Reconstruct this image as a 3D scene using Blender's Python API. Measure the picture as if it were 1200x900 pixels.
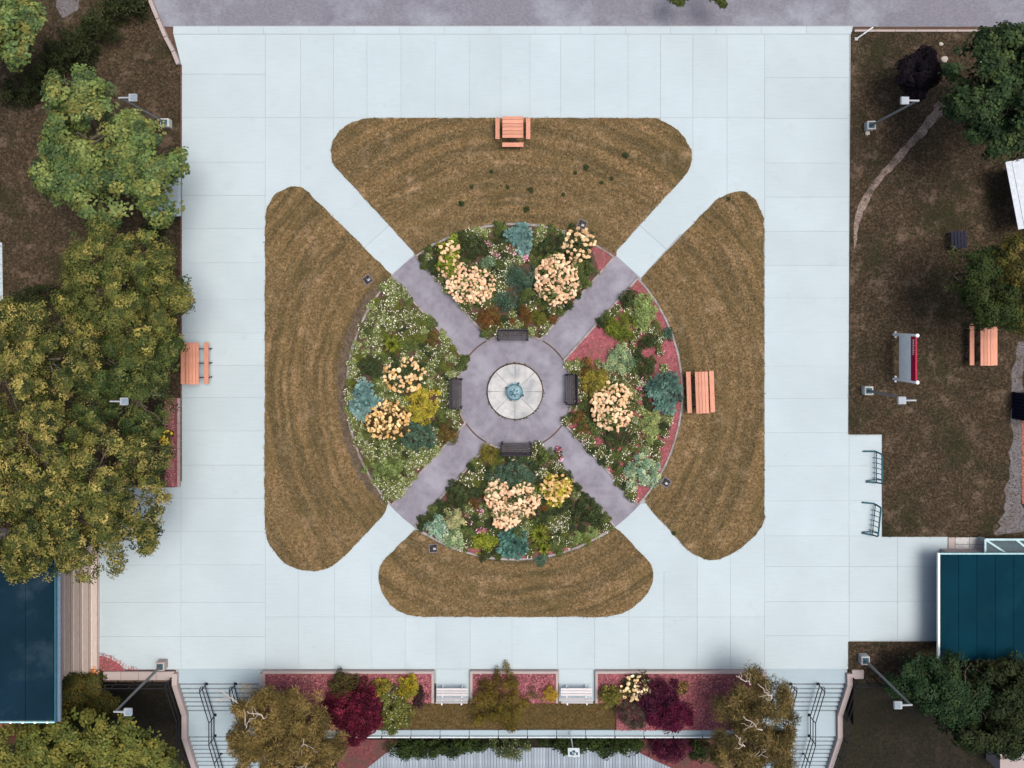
import bpy, bmesh, math, random
import numpy as np
from mathutils import Vector, Matrix

# ------------------------------------------------------------------ scene, camera, light
for o in list(bpy.data.objects):
    bpy.data.objects.remove(o)
S = bpy.context.scene
COL = S.collection
H = 39.0            # camera height (m)
M = 0.04            # metres per photo pixel on the plaza
CY = 3.2            # plan position right below the lens
cam = bpy.data.cameras.new('camera')
camo = bpy.data.objects.new('camera', cam)
COL.objects.link(camo)
camo.location = (0, CY, H)
cam.sensor_width = 36.0
cam.lens = 36.0 * 975 / 1200
cam.shift_y = -80 / 1200
cam.clip_end = 3000
S.camera = camo

W = bpy.data.worlds.new('World')
S.world = W
W.use_nodes = True
wn = W.node_tree.nodes
wl = W.node_tree.links
bg = wn['Background']
sky = wn.new('ShaderNodeTexSky')
sky.sky_type = 'NISHITA'
sky.sun_disc = False
SUN_EL, SUN_AZ = 73.0, 72.0      # compass-like: direction the light comes from (0 = +Y, clockwise)
sky.sun_elevation = math.radians(SUN_EL)
sky.sun_rotation = math.radians(SUN_AZ)
sky.dust_density = 6.0
sky.air_density = 1.0
sky.ozone_density = 0.4
wl.new(sky.outputs[0], bg.inputs[0])
bg.inputs[1].default_value = 0.10
sun = bpy.data.lights.new('sun', 'SUN')
suno = bpy.data.objects.new('sun', sun)
COL.objects.link(suno)
sun.energy = 1.5
sun.angle = math.radians(32)
sun.color = (1.0, 0.95, 0.88)
az = math.radians(SUN_AZ)
el = math.radians(SUN_EL)
sdir = Vector((math.sin(az) * math.cos(el), math.cos(az) * math.cos(el), math.sin(el)))
suno.rotation_euler = sdir.to_track_quat('Z', 'Y').to_euler()
suno.location = (0, 0, 60)
S.view_settings.view_transform = 'Standard'
S.view_settings.look = 'None'
S.view_settings.exposure = 0.66
S.view_settings.gamma = 1.0
S.view_settings.use_curve_mapping = False
S.render.engine = 'CYCLES'

rnd = random.Random(7)
PI = math.pi


def P(px, py, z=0.0):
    """photo pixel -> plan position of a point at height z"""
    k = (H - z) / H
    return Vector(((px - 600) * M * k, CY + (370 - py) * M * k, z))


# ------------------------------------------------------------------ materials
MATS = {}


def newmat(name):
    m = bpy.data.materials.new(name)
    m.use_nodes = True
    MATS[name] = m
    nt = m.node_tree
    b = nt.nodes['Principled BSDF']
    return m, nt, b


def L(nt, a, b):
    nt.links.new(a, b)


def noise(nt, vec, scale, detail=4, rough=0.55):
    n = nt.nodes.new('ShaderNodeTexNoise')
    n.inputs['Scale'].default_value = scale
    n.inputs['Detail'].default_value = detail
    n.inputs['Roughness'].default_value = rough
    if vec is not None:
        L(nt, vec, n.inputs['Vector'])
    return n.outputs['Fac']


def ramp(nt, fac, stops):
    r = nt.nodes.new('ShaderNodeValToRGB')
    els = r.color_ramp.elements
    while len(els) < len(stops):
        els.new(0.5)
    for e, (p, c) in zip(els, stops):
        e.position = p
        e.color = (c[0], c[1], c[2], 1)
    L(nt, fac, r.inputs[0])
    return r.outputs[0]


def mixc(nt, fac, a, b, mode='MIX'):
    n = nt.nodes.new('ShaderNodeMix')
    n.data_type = 'RGBA'
    n.blend_type = mode
    for sock, v in ((n.inputs[0], fac), (n.inputs[6], a), (n.inputs[7], b)):
        if isinstance(v, (int, float)):
            sock.default_value = v
        elif isinstance(v, tuple):
            sock.default_value = (v[0], v[1], v[2], 1)
        else:
            L(nt, v, sock)
    return n.outputs[2]


def math_n(nt, op, a, b=None):
    n = nt.nodes.new('ShaderNodeMath')
    n.operation = op
    for i, v in enumerate((a, b)):
        if v is None:
            continue
        if isinstance(v, (int, float)):
            n.inputs[i].default_value = v
        else:
            L(nt, v, n.inputs[i])
    return n.outputs[0]


def pos(nt):
    return nt.nodes.new('ShaderNodeNewGeometry').outputs['Position']


def bump(nt, b, h, strength, dist=0.02):
    n = nt.nodes.new('ShaderNodeBump')
    n.inputs['Strength'].default_value = strength
    n.inputs['Distance'].default_value = dist
    L(nt, h, n.inputs['Height'])
    L(nt, n.outputs[0], b.inputs['Normal'])


def scaled(nt, vec, s):
    n = nt.nodes.new('ShaderNodeMapping')
    n.inputs['Scale'].default_value = s
    L(nt, vec, n.inputs['Vector'])
    return n.outputs[0]


def speckle(name, c0, c1, scale, rough=0.8, c2=None, big=0.6, bmp=0.3, objvar=0.0, spec=0.3):
    """two or three colours mottled at two sizes"""
    m, nt, b = newmat(name)
    p = pos(nt)
    f1 = noise(nt, p, scale, 6, 0.65)
    col = ramp(nt, f1, [(0.32, c0), (0.68, c1)])
    if c2:
        f2 = noise(nt, p, big, 5, 0.6)
        k = ramp(nt, f2, [(0.45, (0, 0, 0)), (0.66, (1, 1, 1))])
        col = mixc(nt, k, col, c2)
    if objvar:
        oi = nt.nodes.new('ShaderNodeObjectInfo')
        v = math_n(nt, 'MULTIPLY_ADD', oi.outputs['Random'], objvar)
        v.node.inputs[2].default_value = 1 - objvar / 2
        hs = nt.nodes.new('ShaderNodeHueSaturation')
        L(nt, v, hs.inputs['Value'])
        L(nt, col, hs.inputs['Color'])
        col = hs.outputs[0]
    L(nt, col, b.inputs['Base Color'])
    b.inputs['Roughness'].default_value = rough
    b.inputs['Specular IOR Level'].default_value = spec
    if bmp:
        bump(nt, b, f1, bmp)
    return m


def plain(name, c, rough=0.5, metal=0.0, var=0.12, spec=0.4):
    m, nt, b = newmat(name)
    p = pos(nt)
    f = noise(nt, p, 6, 5)
    col = ramp(nt, f, [(0.3, tuple(x * (1 - var) for x in c)), (0.7, tuple(min(1, x * (1 + var)) for x in c))])
    L(nt, col, b.inputs['Base Color'])
    b.inputs['Roughness'].default_value = rough
    b.inputs['Metallic'].default_value = metal
    b.inputs['Specular IOR Level'].default_value = spec
    return m


def leafmat(name, rough=0.6, trans=0.25):
    m, nt, b = newmat(name)
    a = nt.nodes.new('ShaderNodeAttribute')
    a.attribute_name = 'tint'
    L(nt, a.outputs['Color'], b.inputs['Base Color'])
    b.inputs['Roughness'].default_value = rough
    b.inputs['Specular IOR Level'].default_value = 0.1
    t = nt.nodes.new('ShaderNodeBsdfTranslucent')
    L(nt, a.outputs['Color'], t.inputs[0])
    mx = nt.nodes.new('ShaderNodeMixShader')
    mx.inputs[0].default_value = trans
    L(nt, b.outputs[0], mx.inputs[1])
    L(nt, t.outputs[0], mx.inputs[2])
    L(nt, mx.outputs[0], nt.nodes['Material Output'].inputs[0])
    return m


LEAF = leafmat('leaf')
PETAL = leafmat('petal', 0.7, 0.15)

# concrete slabs: broom-finished pale concrete, each slab a little different
def concrete(name, base, stain, objvar=0.05):
    m, nt, b = newmat(name)
    p = pos(nt)
    f = noise(nt, p, 0.35, 5, 0.6)
    col = ramp(nt, f, [(0.35, tuple(c * 0.93 for c in base)), (0.65, base)])
    broom = noise(nt, scaled(nt, p, (0.8, 14, 1)), 1.5, 3)
    col = mixc(nt, 1.0, col, ramp(nt, broom, [(0.35, (0.95,) * 3), (0.65, (1, 1, 1))]), 'MULTIPLY')
    st = ramp(nt, noise(nt, p, 1.1, 8, 0.72), [(0.58, (0, 0, 0)), (0.76, (0.7,) * 3)])
    col = mixc(nt, st, col, stain)
    sp = ramp(nt, noise(nt, p, 5.5, 6, 0.7), [(0.69, (0, 0, 0)), (0.75, (0.55,) * 3)])
    col = mixc(nt, sp, col, tuple(c * .82 for c in stain))
    fine = noise(nt, p, 30, 4)
    col = mixc(nt, 1.0, col, ramp(nt, fine, [(0.3, (0.93,) * 3), (0.7, (1, 1, 1))]), 'MULTIPLY')
    oi = nt.nodes.new('ShaderNodeObjectInfo')
    v = math_n(nt, 'MULTIPLY_ADD', oi.outputs['Random'], objvar)
    v.node.inputs[2].default_value = 1 - objvar
    hs = nt.nodes.new('ShaderNodeHueSaturation')
    L(nt, v, hs.inputs['Value'])
    L(nt, col, hs.inputs['Color'])
    L(nt, hs.outputs[0], b.inputs['Base Color'])
    b.inputs['Roughness'].default_value = 0.85
    b.inputs['Specular IOR Level'].default_value = 0.25
    bump(nt, b, fine, 0.15, 0.01)
    return m


CONC = concrete('pale_concrete', (0.425, 0.508, 0.545), (0.35, 0.405, 0.43))
STEPC = concrete('step_concrete', (0.34, 0.43, 0.48), (0.25, 0.30, 0.34), 0.10)
OLDC = concrete('old_pinkish_concrete', (0.40, 0.34, 0.33), (0.26, 0.22, 0.21), 0.12)
JOINT = speckle('joint_filler', (0.24, 0.26, 0.27), (0.32, 0.34, 0.35), 6)
ASPH = speckle('lavender_asphalt', (0.155, 0.15, 0.185), (0.215, 0.205, 0.24), 3, 0.9, (0.26, 0.255, 0.30), 0.7, 0.25)
SOIL = speckle('bed_soil', (0.05, 0.035, 0.024), (0.10, 0.07, 0.045), 9, 0.95, (0.10, 0.05, 0.04), 1.2, 0.6)
MULCH = speckle('red_mulch', (0.13, 0.033, 0.043), (0.36, 0.110, 0.130), 9, 0.95, (0.17, 0.070, 0.062), 1.6, 0.8)
CHIP = leafmat('mulch_chip', 0.9, 0.0)
EDGE = speckle('edging_stone', (0.22, 0.20, 0.20), (0.34, 0.31, 0.31), 5, 0.9, (0.16, 0.13, 0.11), 1.5)
WOOD = None


def woodmat(name, c0, c1):
    m, nt, b = newmat(name)
    tc = nt.nodes.new('ShaderNodeTexCoord')
    g = noise(nt, scaled(nt, tc.outputs['Object'], (1.5, 30, 30)), 2.0, 5, 0.6)
    col = ramp(nt, g, [(0.3, c0), (0.7, c1)])
    oi = nt.nodes.new('ShaderNodeObjectInfo')
    v = math_n(nt, 'MULTIPLY_ADD', oi.outputs['Random'], 0.30)
    v.node.inputs[2].default_value = 0.82
    hs = nt.nodes.new('ShaderNodeHueSaturation')
    L(nt, v, hs.inputs['Value'])
    L(nt, col, hs.inputs['Color'])
    L(nt, hs.outputs[0], b.inputs['Base Color'])
    b.inputs['Roughness'].default_value = 0.65
    b.inputs['Specular IOR Level'].default_value = 0.3
    bump(nt, b, g, 0.2, 0.005)
    return m


WOOD = woodmat('salmon_stained_wood', (0.42, 0.175, 0.115), (0.66, 0.315, 0.215))
GREYWOOD = woodmat('weathered_grey_boards', (0.17, 0.22, 0.27), (0.36, 0.42, 0.48))
DARKWOOD = woodmat('dark_bench_slats', (0.030, 0.027, 0.034), (0.062, 0.054, 0.062))
WHITEWOOD = woodmat('white_painted_slats', (0.42, 0.41, 0.42), (0.55, 0.53, 0.54))
BLACK = plain('black_steel', (0.018, 0.019, 0.024), 0.45, spec=0.08)
TEALST = plain('teal_steel', (0.025, 0.085, 0.115), 0.4, spec=0.08)
GREYST = plain('grey_steel', (0.30, 0.32, 0.35), 0.45)
POLE = plain('weathered_pole', (0.115, 0.12, 0.125), 0.55)
LAMPH = plain('lamp_housing', (0.27, 0.30, 0.33), 0.5)
LAMPG = plain('lamp_lens', (0.17, 0.22, 0.27), 0.35)
WHITE = plain('white_paint', (0.80, 0.85, 0.86), 0.45, var=0.06)
RED = plain('crimson_panel', (0.34, 0.012, 0.045), 0.4, spec=0.08)
VERD = plain('verdigris_bronze', (0.23, 0.36, 0.41), 0.6, 0.0, 0.35)
VERDD = plain('dark_verdigris', (0.045, 0.12, 0.15), 0.6, 0.0, 0.3)
STONE = speckle('pale_granite', (0.36, 0.37, 0.37), (0.50, 0.50, 0.49), 7, 0.85, (0.28, 0.29, 0.30), 1.8, 0.2)
BARK = speckle('grey_bark', (0.06, 0.048, 0.038), (0.14, 0.115, 0.09), 14, 0.95)
PALEBARK = speckle('pale_bark', (0.34, 0.29, 0.25), (0.56, 0.50, 0.45), 14, 0.9)
STEM = plain('green_stem', (0.05, 0.07, 0.02), 0.8)
GLASS = plain('dark_glazing', (0.03, 0.06, 0.075), 0.08, 0.0, 0.3, 0.6)
BRICK = speckle('red_brick_paving', (0.23, 0.075, 0.05), (0.33, 0.13, 0.10), 10, 0.9)
NAVY = plain('navy_paint', (0.010, 0.012, 0.030), 0.5, spec=0.08)
STEPWOOD = woodmat('tan_step_boards', (0.40, 0.325, 0.29), (0.60, 0.51, 0.46))


def roofmat(name, c, pale_sheen):
    m, nt, b = newmat(name)
    p = pos(nt)
    f = noise(nt, p, 0.5, 5)
    col = ramp(nt, f, [(0.3, tuple(x * 0.8 for x in c)), (0.7, tuple(x * 1.2 for x in c))])
    k = ramp(nt, noise(nt, p, 0.45, 6, 0.65), [(0.52, (0, 0, 0)), (0.70, (0.75,) * 3)])  # cloudy whitish reflection painted into the roof colour
    col = mixc(nt, k, col, pale_sheen)
    s = ramp(nt, noise(nt, p, 22, 3), [(0.70, (0, 0, 0)), (0.8, (0.3,) * 3)])
    col = mixc(nt, s, col, pale_sheen)  # same pale tint as random flecks
    L(nt, col, b.inputs['Base Color'])
    b.inputs['Roughness'].default_value = 0.6
    b.inputs['Specular IOR Level'].default_value = 0.03
    return m


ROOFL = roofmat('slate_blue_metal_roof', (0.0050, 0.0185, 0.032), (0.026, 0.048, 0.066))
ROOFR = roofmat('deep_teal_metal_roof', (0.0006, 0.022, 0.037), (0.003, 0.034, 0.05))


# brick road with bleached patches
def roadmat():
    m, nt, b = newmat('brick_paver_road')
    p = pos(nt)
    br = nt.nodes.new('ShaderNodeTexBrick')
    L(nt, p, br.inputs['Vector'])
    br.inputs['Scale'].default_value = 5.0
    br.inputs['Color1'].default_value = (0.15, 0.155, 0.19, 1)
    br.inputs['Color2'].default_value = (0.20, 0.195, 0.235, 1)
    br.inputs['Mortar'].default_value = (0.12, 0.12, 0.15, 1)
    br.inputs['Mortar Size'].default_value = 0.015
    big = noise(nt, p, 0.33, 7, 0.7)
    k = ramp(nt, big, [(0.48, (0, 0, 0)), (0.72, (0.75,) * 3)])
    col = mixc(nt, k, br.outputs[0], (0.31, 0.35, 0.40))
    k2 = ramp(nt, noise(nt, p, 0.5, 5, 0.6), [(0.60, (0, 0, 0)), (0.8, (0.5,) * 3)])
    col = mixc(nt, k2, col, (0.11, 0.10, 0.15))
    fine = noise(nt, p, 14, 4)
    col = mixc(nt, 1.0, col, ramp(nt, fine, [(0.3, (0.86,) * 3), (0.7, (1, 1, 1))]), 'MULTIPLY')
    L(nt, col, b.inputs['Base Color'])
    b.inputs['Roughness'].default_value = 0.9
    bump(nt, b, fine, 0.2)
    return m


ROAD = roadmat()
GCX, GCY = P(603, 459).x, P(603, 459).y


def grassmat(name, dark, mid, straw, bare, mow=False, green=None):
    m, nt, b = newmat(name)
    p = pos(nt)
    fine = noise(nt, p, 9, 8, 0.75)
    col = ramp(nt, fine, [(0.36, dark), (0.50, mid), (0.68, straw)])
    midn = noise(nt, p, 1.3, 6, 0.65)
    col = mixc(nt, ramp(nt, midn, [(0.36, (0.85,) * 3), (0.54, (0, 0, 0))]), col, mixc(nt, 0.35, col, dark))
    if green:
        gk = ramp(nt, noise(nt, p, 0.42, 4, 0.6), [(0.5, (0, 0, 0)), (0.66, (0.75,) * 3)])
        col = mixc(nt, gk, col, green)
    bk = ramp(nt, noise(nt, p, 0.9, 9, 0.76), [(0.53, (0, 0, 0)), (0.72, (0.85,) * 3)])
    col = mixc(nt, bk, col, bare)
    if mow:
        s = nt.nodes.new('ShaderNodeSeparateXYZ')
        L(nt, p, s.inputs[0])
        dx = math_n(nt, 'SUBTRACT', s.outputs[0], GCX)
        dy = math_n(nt, 'SUBTRACT', s.outputs[1], GCY)
        r = math_n(nt, 'SQRT', math_n(nt, 'ADD', math_n(nt, 'MULTIPLY', dx, dx), math_n(nt, 'MULTIPLY', dy, dy)))
        a = math_n(nt, 'ARCTAN2', dy, math_n(nt, 'ABSOLUTE', dx))
        c = nt.nodes.new('ShaderNodeCombineXYZ')
        warp = math_n(nt, 'MULTIPLY', noise(nt, p, 0.4, 3), 1.8)
        L(nt, math_n(nt, 'ADD', math_n(nt, 'MULTIPLY', r, 2.5), warp), c.inputs[0])
        L(nt, math_n(nt, 'MULTIPLY', a, 1.5), c.inputs[1])
        st = noise(nt, c.outputs[0], 1.0, 3, 0.5)
        where = ramp(nt, noise(nt, p, 0.22, 3), [(0.36, (0.3,) * 3), (0.54, (1, 1, 1))])
        striped = mixc(nt, 1.0, col, ramp(nt, st, [(0.42, (0.66, 0.69, 0.67)), (0.58, (1.20, 1.14, 1.08))]), 'MULTIPLY')
        col = mixc(nt, where, col, striped)
    L(nt, col, b.inputs['Base Color'])
    b.inputs['Roughness'].default_value = 0.95
    b.inputs['Specular IOR Level'].default_value = 0.1
    bump(nt, b, fine, 0.6, 0.05)
    return m


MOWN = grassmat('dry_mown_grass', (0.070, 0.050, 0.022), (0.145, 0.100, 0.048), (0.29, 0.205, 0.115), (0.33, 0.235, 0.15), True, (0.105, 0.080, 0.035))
WORNGRASS = grassmat('worn_brown_grass', (0.017, 0.015, 0.009), (0.045, 0.033, 0.020), (0.125, 0.088, 0.060), (0.19, 0.135, 0.10), False, (0.020, 0.023, 0.010))  # brown-grey is the outer grass's own darker colour
STRIP = grassmat('olive_grass', (0.05, 0.036, 0.012), (0.095, 0.064, 0.026), (0.15, 0.10, 0.045), (0.14, 0.09, 0.045))
DARKG = grassmat('dark_low_grass', (0.010, 0.010, 0.007), (0.019, 0.018, 0.012), (0.034, 0.028, 0.020), (0.038, 0.028, 0.022))
GRAVEL = speckle('grey_gravel', (0.085, 0.08, 0.085), (0.17, 0.16, 0.17), 14, 0.95, (0.10, 0.085, 0.08), 1.5, 0.6)
TUFT = leafmat('grass_blade', 0.9, 0.1)


# ------------------------------------------------------------------ mesh helpers
class MB:
    def __init__(self):
        self.v = []
        self.f = []

    def box(self, c, s, rz=0.0, tilt=None):
        n = len(self.v)
        ca, sa = math.cos(rz), math.sin(rz)
        for dz in (-.5, .5):
            for dx, dy in ((-.5, -.5), (.5, -.5), (.5, .5), (-.5, .5)):
                p = Vector((dx * s[0], dy * s[1], dz * s[2]))
                if tilt is not None:
                    p = tilt @ p
                self.v.append((c[0] + p.x * ca - p.y * sa, c[1] + p.x * sa + p.y * ca, c[2] + p.z))
        for q in ((3, 2, 1, 0), (4, 5, 6, 7), (0, 1, 5, 4), (1, 2, 6, 5), (2, 3, 7, 6), (3, 0, 4, 7)):
            self.f.append(tuple(n + i for i in q))
        return self

    def bar(self, a, b, w, h):
        """rectangular bar from a to b"""
        a, b = Vector(a), Vector(b)
        d = b - a
        q = d.to_track_quat('X', 'Z').to_matrix()
        n = len(self.v)
        for t in (0, 1):
            for dy, dz in ((-.5, -.5), (.5, -.5), (.5, .5), (-.5, .5)):
                self.v.append(tuple(a + d * t + q @ Vector((0, dy * w, dz * h))))
        for qd in ((3, 2, 1, 0), (4, 5, 6, 7), (0, 1, 5, 4), (1, 2, 6, 5), (2, 3, 7, 6), (3, 0, 4, 7)):
            self.f.append(tuple(n + i for i in qd))
        return self

    def tube(self, pts, rad, n=6):
        pts = [Vector(p) for p in pts]
        if isinstance(rad, (int, float)):
            rad = [rad] * len(pts)
        st = len(self.v)
        for i, p in enumerate(pts):
            d = (pts[min(i + 1, len(pts) - 1)] - pts[max(i - 1, 0)])
            if d.length < 1e-6:
                d = Vector((0, 0, 1))
            q = d.to_track_quat('Z', 'X').to_matrix()
            for k in range(n):
                a = 2 * PI * k / n
                self.v.append(tuple(p + q @ Vector((math.cos(a) * rad[i], math.sin(a) * rad[i], 0))))
        for i in range(len(pts) - 1):
            for k in range(n):
                a = st + i * n + k
                b = st + i * n + (k + 1) % n
                self.f.append((a, b, b + n, a + n))
        self.f.append(tuple(st + k for k in reversed(range(n))))
        e = st + (len(pts) - 1) * n
        self.f.append(tuple(e + k for k in range(n)))
        return self

    def prism(self, poly, z0, z1):
        """poly counter-clockwise list of (x, y)"""
        n = len(self.v)
        k = len(poly)
        area = sum(poly[i][0] * poly[(i + 1) % k][1] - poly[(i + 1) % k][0] * poly[i][1] for i in range(k))
        if area < 0:
            poly = poly[::-1]
        for z in (z0, z1):
            for p in poly:
                self.v.append((p[0], p[1], z))
        self.f.append(tuple(n + i for i in reversed(range(k))))
        self.f.append(tuple(n + k + i for i in range(k)))
        for i in range(k):
            j = (i + 1) % k
            self.f.append((n + i, n + j, n + k + j, n + k + i))
        return self

    def ring(self, c, r0, r1, z0, z1, a0=0.0, a1=2 * PI, seg=64):
        full = abs(a1 - a0 - 2 * PI) < 1e-6
        n = len(self.v)
        cnt = seg if full else seg + 1
        for i in range(cnt):
            a = a0 + (a1 - a0) * i / seg
            for r, z in ((r0, z0), (r1, z0), (r1, z1), (r0, z1)):
                self.v.append((c[0] + math.cos(a) * r, c[1] + math.sin(a) * r, z))
        for i in range(seg):
            a = n + 4 * i
            b = n + 4 * ((i + 1) % cnt)
            for k in range(4):
                self.f.append((a + k, a + (k + 1) % 4, b + (k + 1) % 4, b + k))
        if not full:
            self.f.append((n + 3, n + 2, n + 1, n))
            e = n + 4 * seg
            self.f.append((e, e + 1, e + 2, e + 3))
        return self

    def lathe(self, c, prof, seg=24):
        n = len(self.v)
        for r, z in prof:
            for k in range(seg):
                a = 2 * PI * k / seg
                self.v.append((c[0] + math.cos(a) * r, c[1] + math.sin(a) * r, c[2] + z))
        for i in range(len(prof) - 1):
            for k in range(seg):
                a = n + i * seg + k
                b = n + i * seg + (k + 1) % seg
                self.f.append((a, b, b + seg, a + seg))
        self.f.append(tuple(n + k for k in reversed(range(seg))))
        e = n + (len(prof) - 1) * seg
        self.f.append(tuple(e + k for k in range(seg)))
        return self

    def mesh(self, name, mat, bev=0.0):
        me = bpy.data.meshes.new(name)
        me.from_pydata(self.v, [], self.f)
        me.materials.append(mat)
        if bev:
            bm = bmesh.new()
            bm.from_mesh(me)
            bmesh.ops.bevel(bm, geom=bm.edges[:], offset=bev, segments=1, affect='EDGES', clamp_overlap=True)
            bm.to_mesh(me)
            bm.free()
        me.update()
        return me

    def build(self, name, mat, parent=None, bev=0.0):
        return link(name, self.mesh(name, mat, bev), parent)


def link(name, me, parent=None, loc=None, rz=0.0):
    o = bpy.data.objects.new(name, me)
    COL.objects.link(o)
    if parent is not None:
        o.parent = parent
    if loc is not None:
        o.location = loc
    if rz:
        o.rotation_euler = (0, 0, rz)
    return o


def tag(o, label=None, cat=None, group=None, kind=None):
    if label:
        o['label'] = label
    if cat:
        o['category'] = cat
    if group:
        o['group'] = group
    if kind:
        o['kind'] = kind
    return o


def thing(name, label, cat, loc, rz=0.0, group=None):
    e = bpy.data.objects.new(name, None)
    COL.objects.link(e)
    e.location = loc
    e.rotation_euler = (0, 0, rz)
    e.empty_display_size = 0.2
    return tag(e, label, cat, group)


def copy_tree(root, loc, rz=0.0, scale=1.0, label=None, group=None):
    c = root.copy()
    COL.objects.link(c)
    c.location = loc
    c.rotation_euler = (0, 0, rz)
    c.scale = (scale,) * 3
    if label:
        c['label'] = label
    if group:
        c['group'] = group
    for ch in root.children:
        k = ch.copy()
        COL.objects.link(k)
        k.parent = c
        for g in ch.children:
            q = g.copy()
            COL.objects.link(q)
            q.parent = k
    return c


# ------------------------------------------------------------------ foliage engine
def leaf_mesh(name, mat, base, axis, nrm, Ls, Ws, cols, fold=0.25):
    """one folded quad per leaf; all arguments are (n,3) or (n,) arrays"""
    n = len(base)
    side = np.cross(nrm, axis)
    side /= np.linalg.norm(side, axis=1, keepdims=True) + 1e-9
    v = np.empty((n, 4, 3), np.float32)
    mid = base + axis * (Ls * 0.55)[:, None]
    lift = nrm * (Ws * fold)[:, None]
    v[:, 0] = base
    v[:, 1] = mid + side * (Ws * 0.5)[:, None] + lift
    v[:, 2] = base + axis * Ls[:, None]
    v[:, 3] = mid - side * (Ws * 0.5)[:, None] + lift
    me = bpy.data.meshes.new(name)
    me.vertices.add(4 * n)
    me.vertices.foreach_set('co', v.ravel())
    me.loops.add(4 * n)
    me.loops.foreach_set('vertex_index', np.arange(4 * n, dtype=np.int32))
    me.polygons.add(n)
    me.polygons.foreach_set('loop_start', np.arange(0, 4 * n, 4, dtype=np.int32))
    me.update(calc_edges=True)
    a = me.attributes.new('tint', 'FLOAT_COLOR', 'POINT')
    c4 = np.ones((n, 4, 4), np.float32)
    c4[:, :, :3] = cols[:, None, :]
    a.data.foreach_set('color', c4.ravel())
    me.materials.append(mat)
    return me


def unit(v):
    return v / (np.linalg.norm(v, axis=1, keepdims=True) + 1e-9)


def pick_cols(rng, pal, n, jit=0.18):
    pal = np.array(pal, np.float32)
    i = rng.integers(0, len(pal), n)
    j = rng.integers(0, len(pal), n)
    t = rng.random((n, 1)) * 0.5
    c = pal[i] * (1 - t) + pal[j] * t
    return c * (1 + jit * rng.normal(size=(n, 1))).clip(0.5, 1.7)


def clump_leaves(name, mat, clumps, per, Lr, Wr, pal, seed, up=0.5, flat=0.5, jit=0.18, fold=0.25, tip=None, leafjit=0.16, cn=None):
    """clumps: (k,6) centre + radii. Leaves cover the upper part of each clump. pal picked per clump."""
    rng = np.random.default_rng(seed)
    cl = np.array(clumps, np.float32)
    k = len(cl)
    ccol = pick_cols(rng, pal, k, jit)
    idx = np.repeat(np.arange(k), per)
    n = len(idx)
    d = rng.normal(size=(n, 3))
    d = unit(d)
    d[:, 2] = np.where(d[:, 2] < -0.25, -d[:, 2], d[:, 2])
    rr = 0.45 + 0.55 * rng.random((n, 1)) ** 0.6
    c = cl[idx]
    base = c[:, :3] + c[:, 3:6] * d * rr
    nrm = unit(d * (1 - up) + np.array([0, 0, 1.0]) * up + rng.normal(size=(n, 3)) * 0.35 * flat)
    if cn is not None:
        nrm = unit(cn[idx] * 0.55 + d * 0.45 + np.array([0, 0, 1.0]) * up * .6 + rng.normal(size=(n, 3)) * 0.28 * flat)
    ax = d + rng.normal(size=(n, 3)) * 0.6
    ax -= nrm * np.sum(ax * nrm, axis=1, keepdims=True)
    ax = unit(ax)
    Ls = rng.uniform(Lr[0], Lr[1], n)
    Ws = rng.uniform(Wr[0], Wr[1], n)
    cols = ccol[idx] * (1 + leafjit * rng.normal(size=(n, 1))).clip(0.5, 1.6)
    if tip is not None:
        t = (rng.random((n, 1)) < tip[1]).astype(np.float32) * 0.8
        cols = cols * (1 - t) + np.array(tip[0], np.float32) * t
    return leaf_mesh(name, mat, base, ax, nrm, Ls, Ws, cols.clip(0, 1), fold)


def limb(mb, a, b, r0, r1, rng, wob=0.12, n=5):
    a, b = Vector(a), Vector(b)
    ln = (b - a).length
    pts = []
    for i in range(n + 1):
        t = i / n
        p = a.lerp(b, t)
        if 0 < i < n:
            p += Vector((rng.normal() * wob * ln * .4, rng.normal() * wob * ln * .4, rng.normal() * wob * ln * .25 + 0.12 * ln * math.sin(PI * t)))
        pts.append(p)
    mb.tube(pts, [r0 + (r1 - r0) * i / n for i in range(n + 1)], 6)
    return pts


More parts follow.
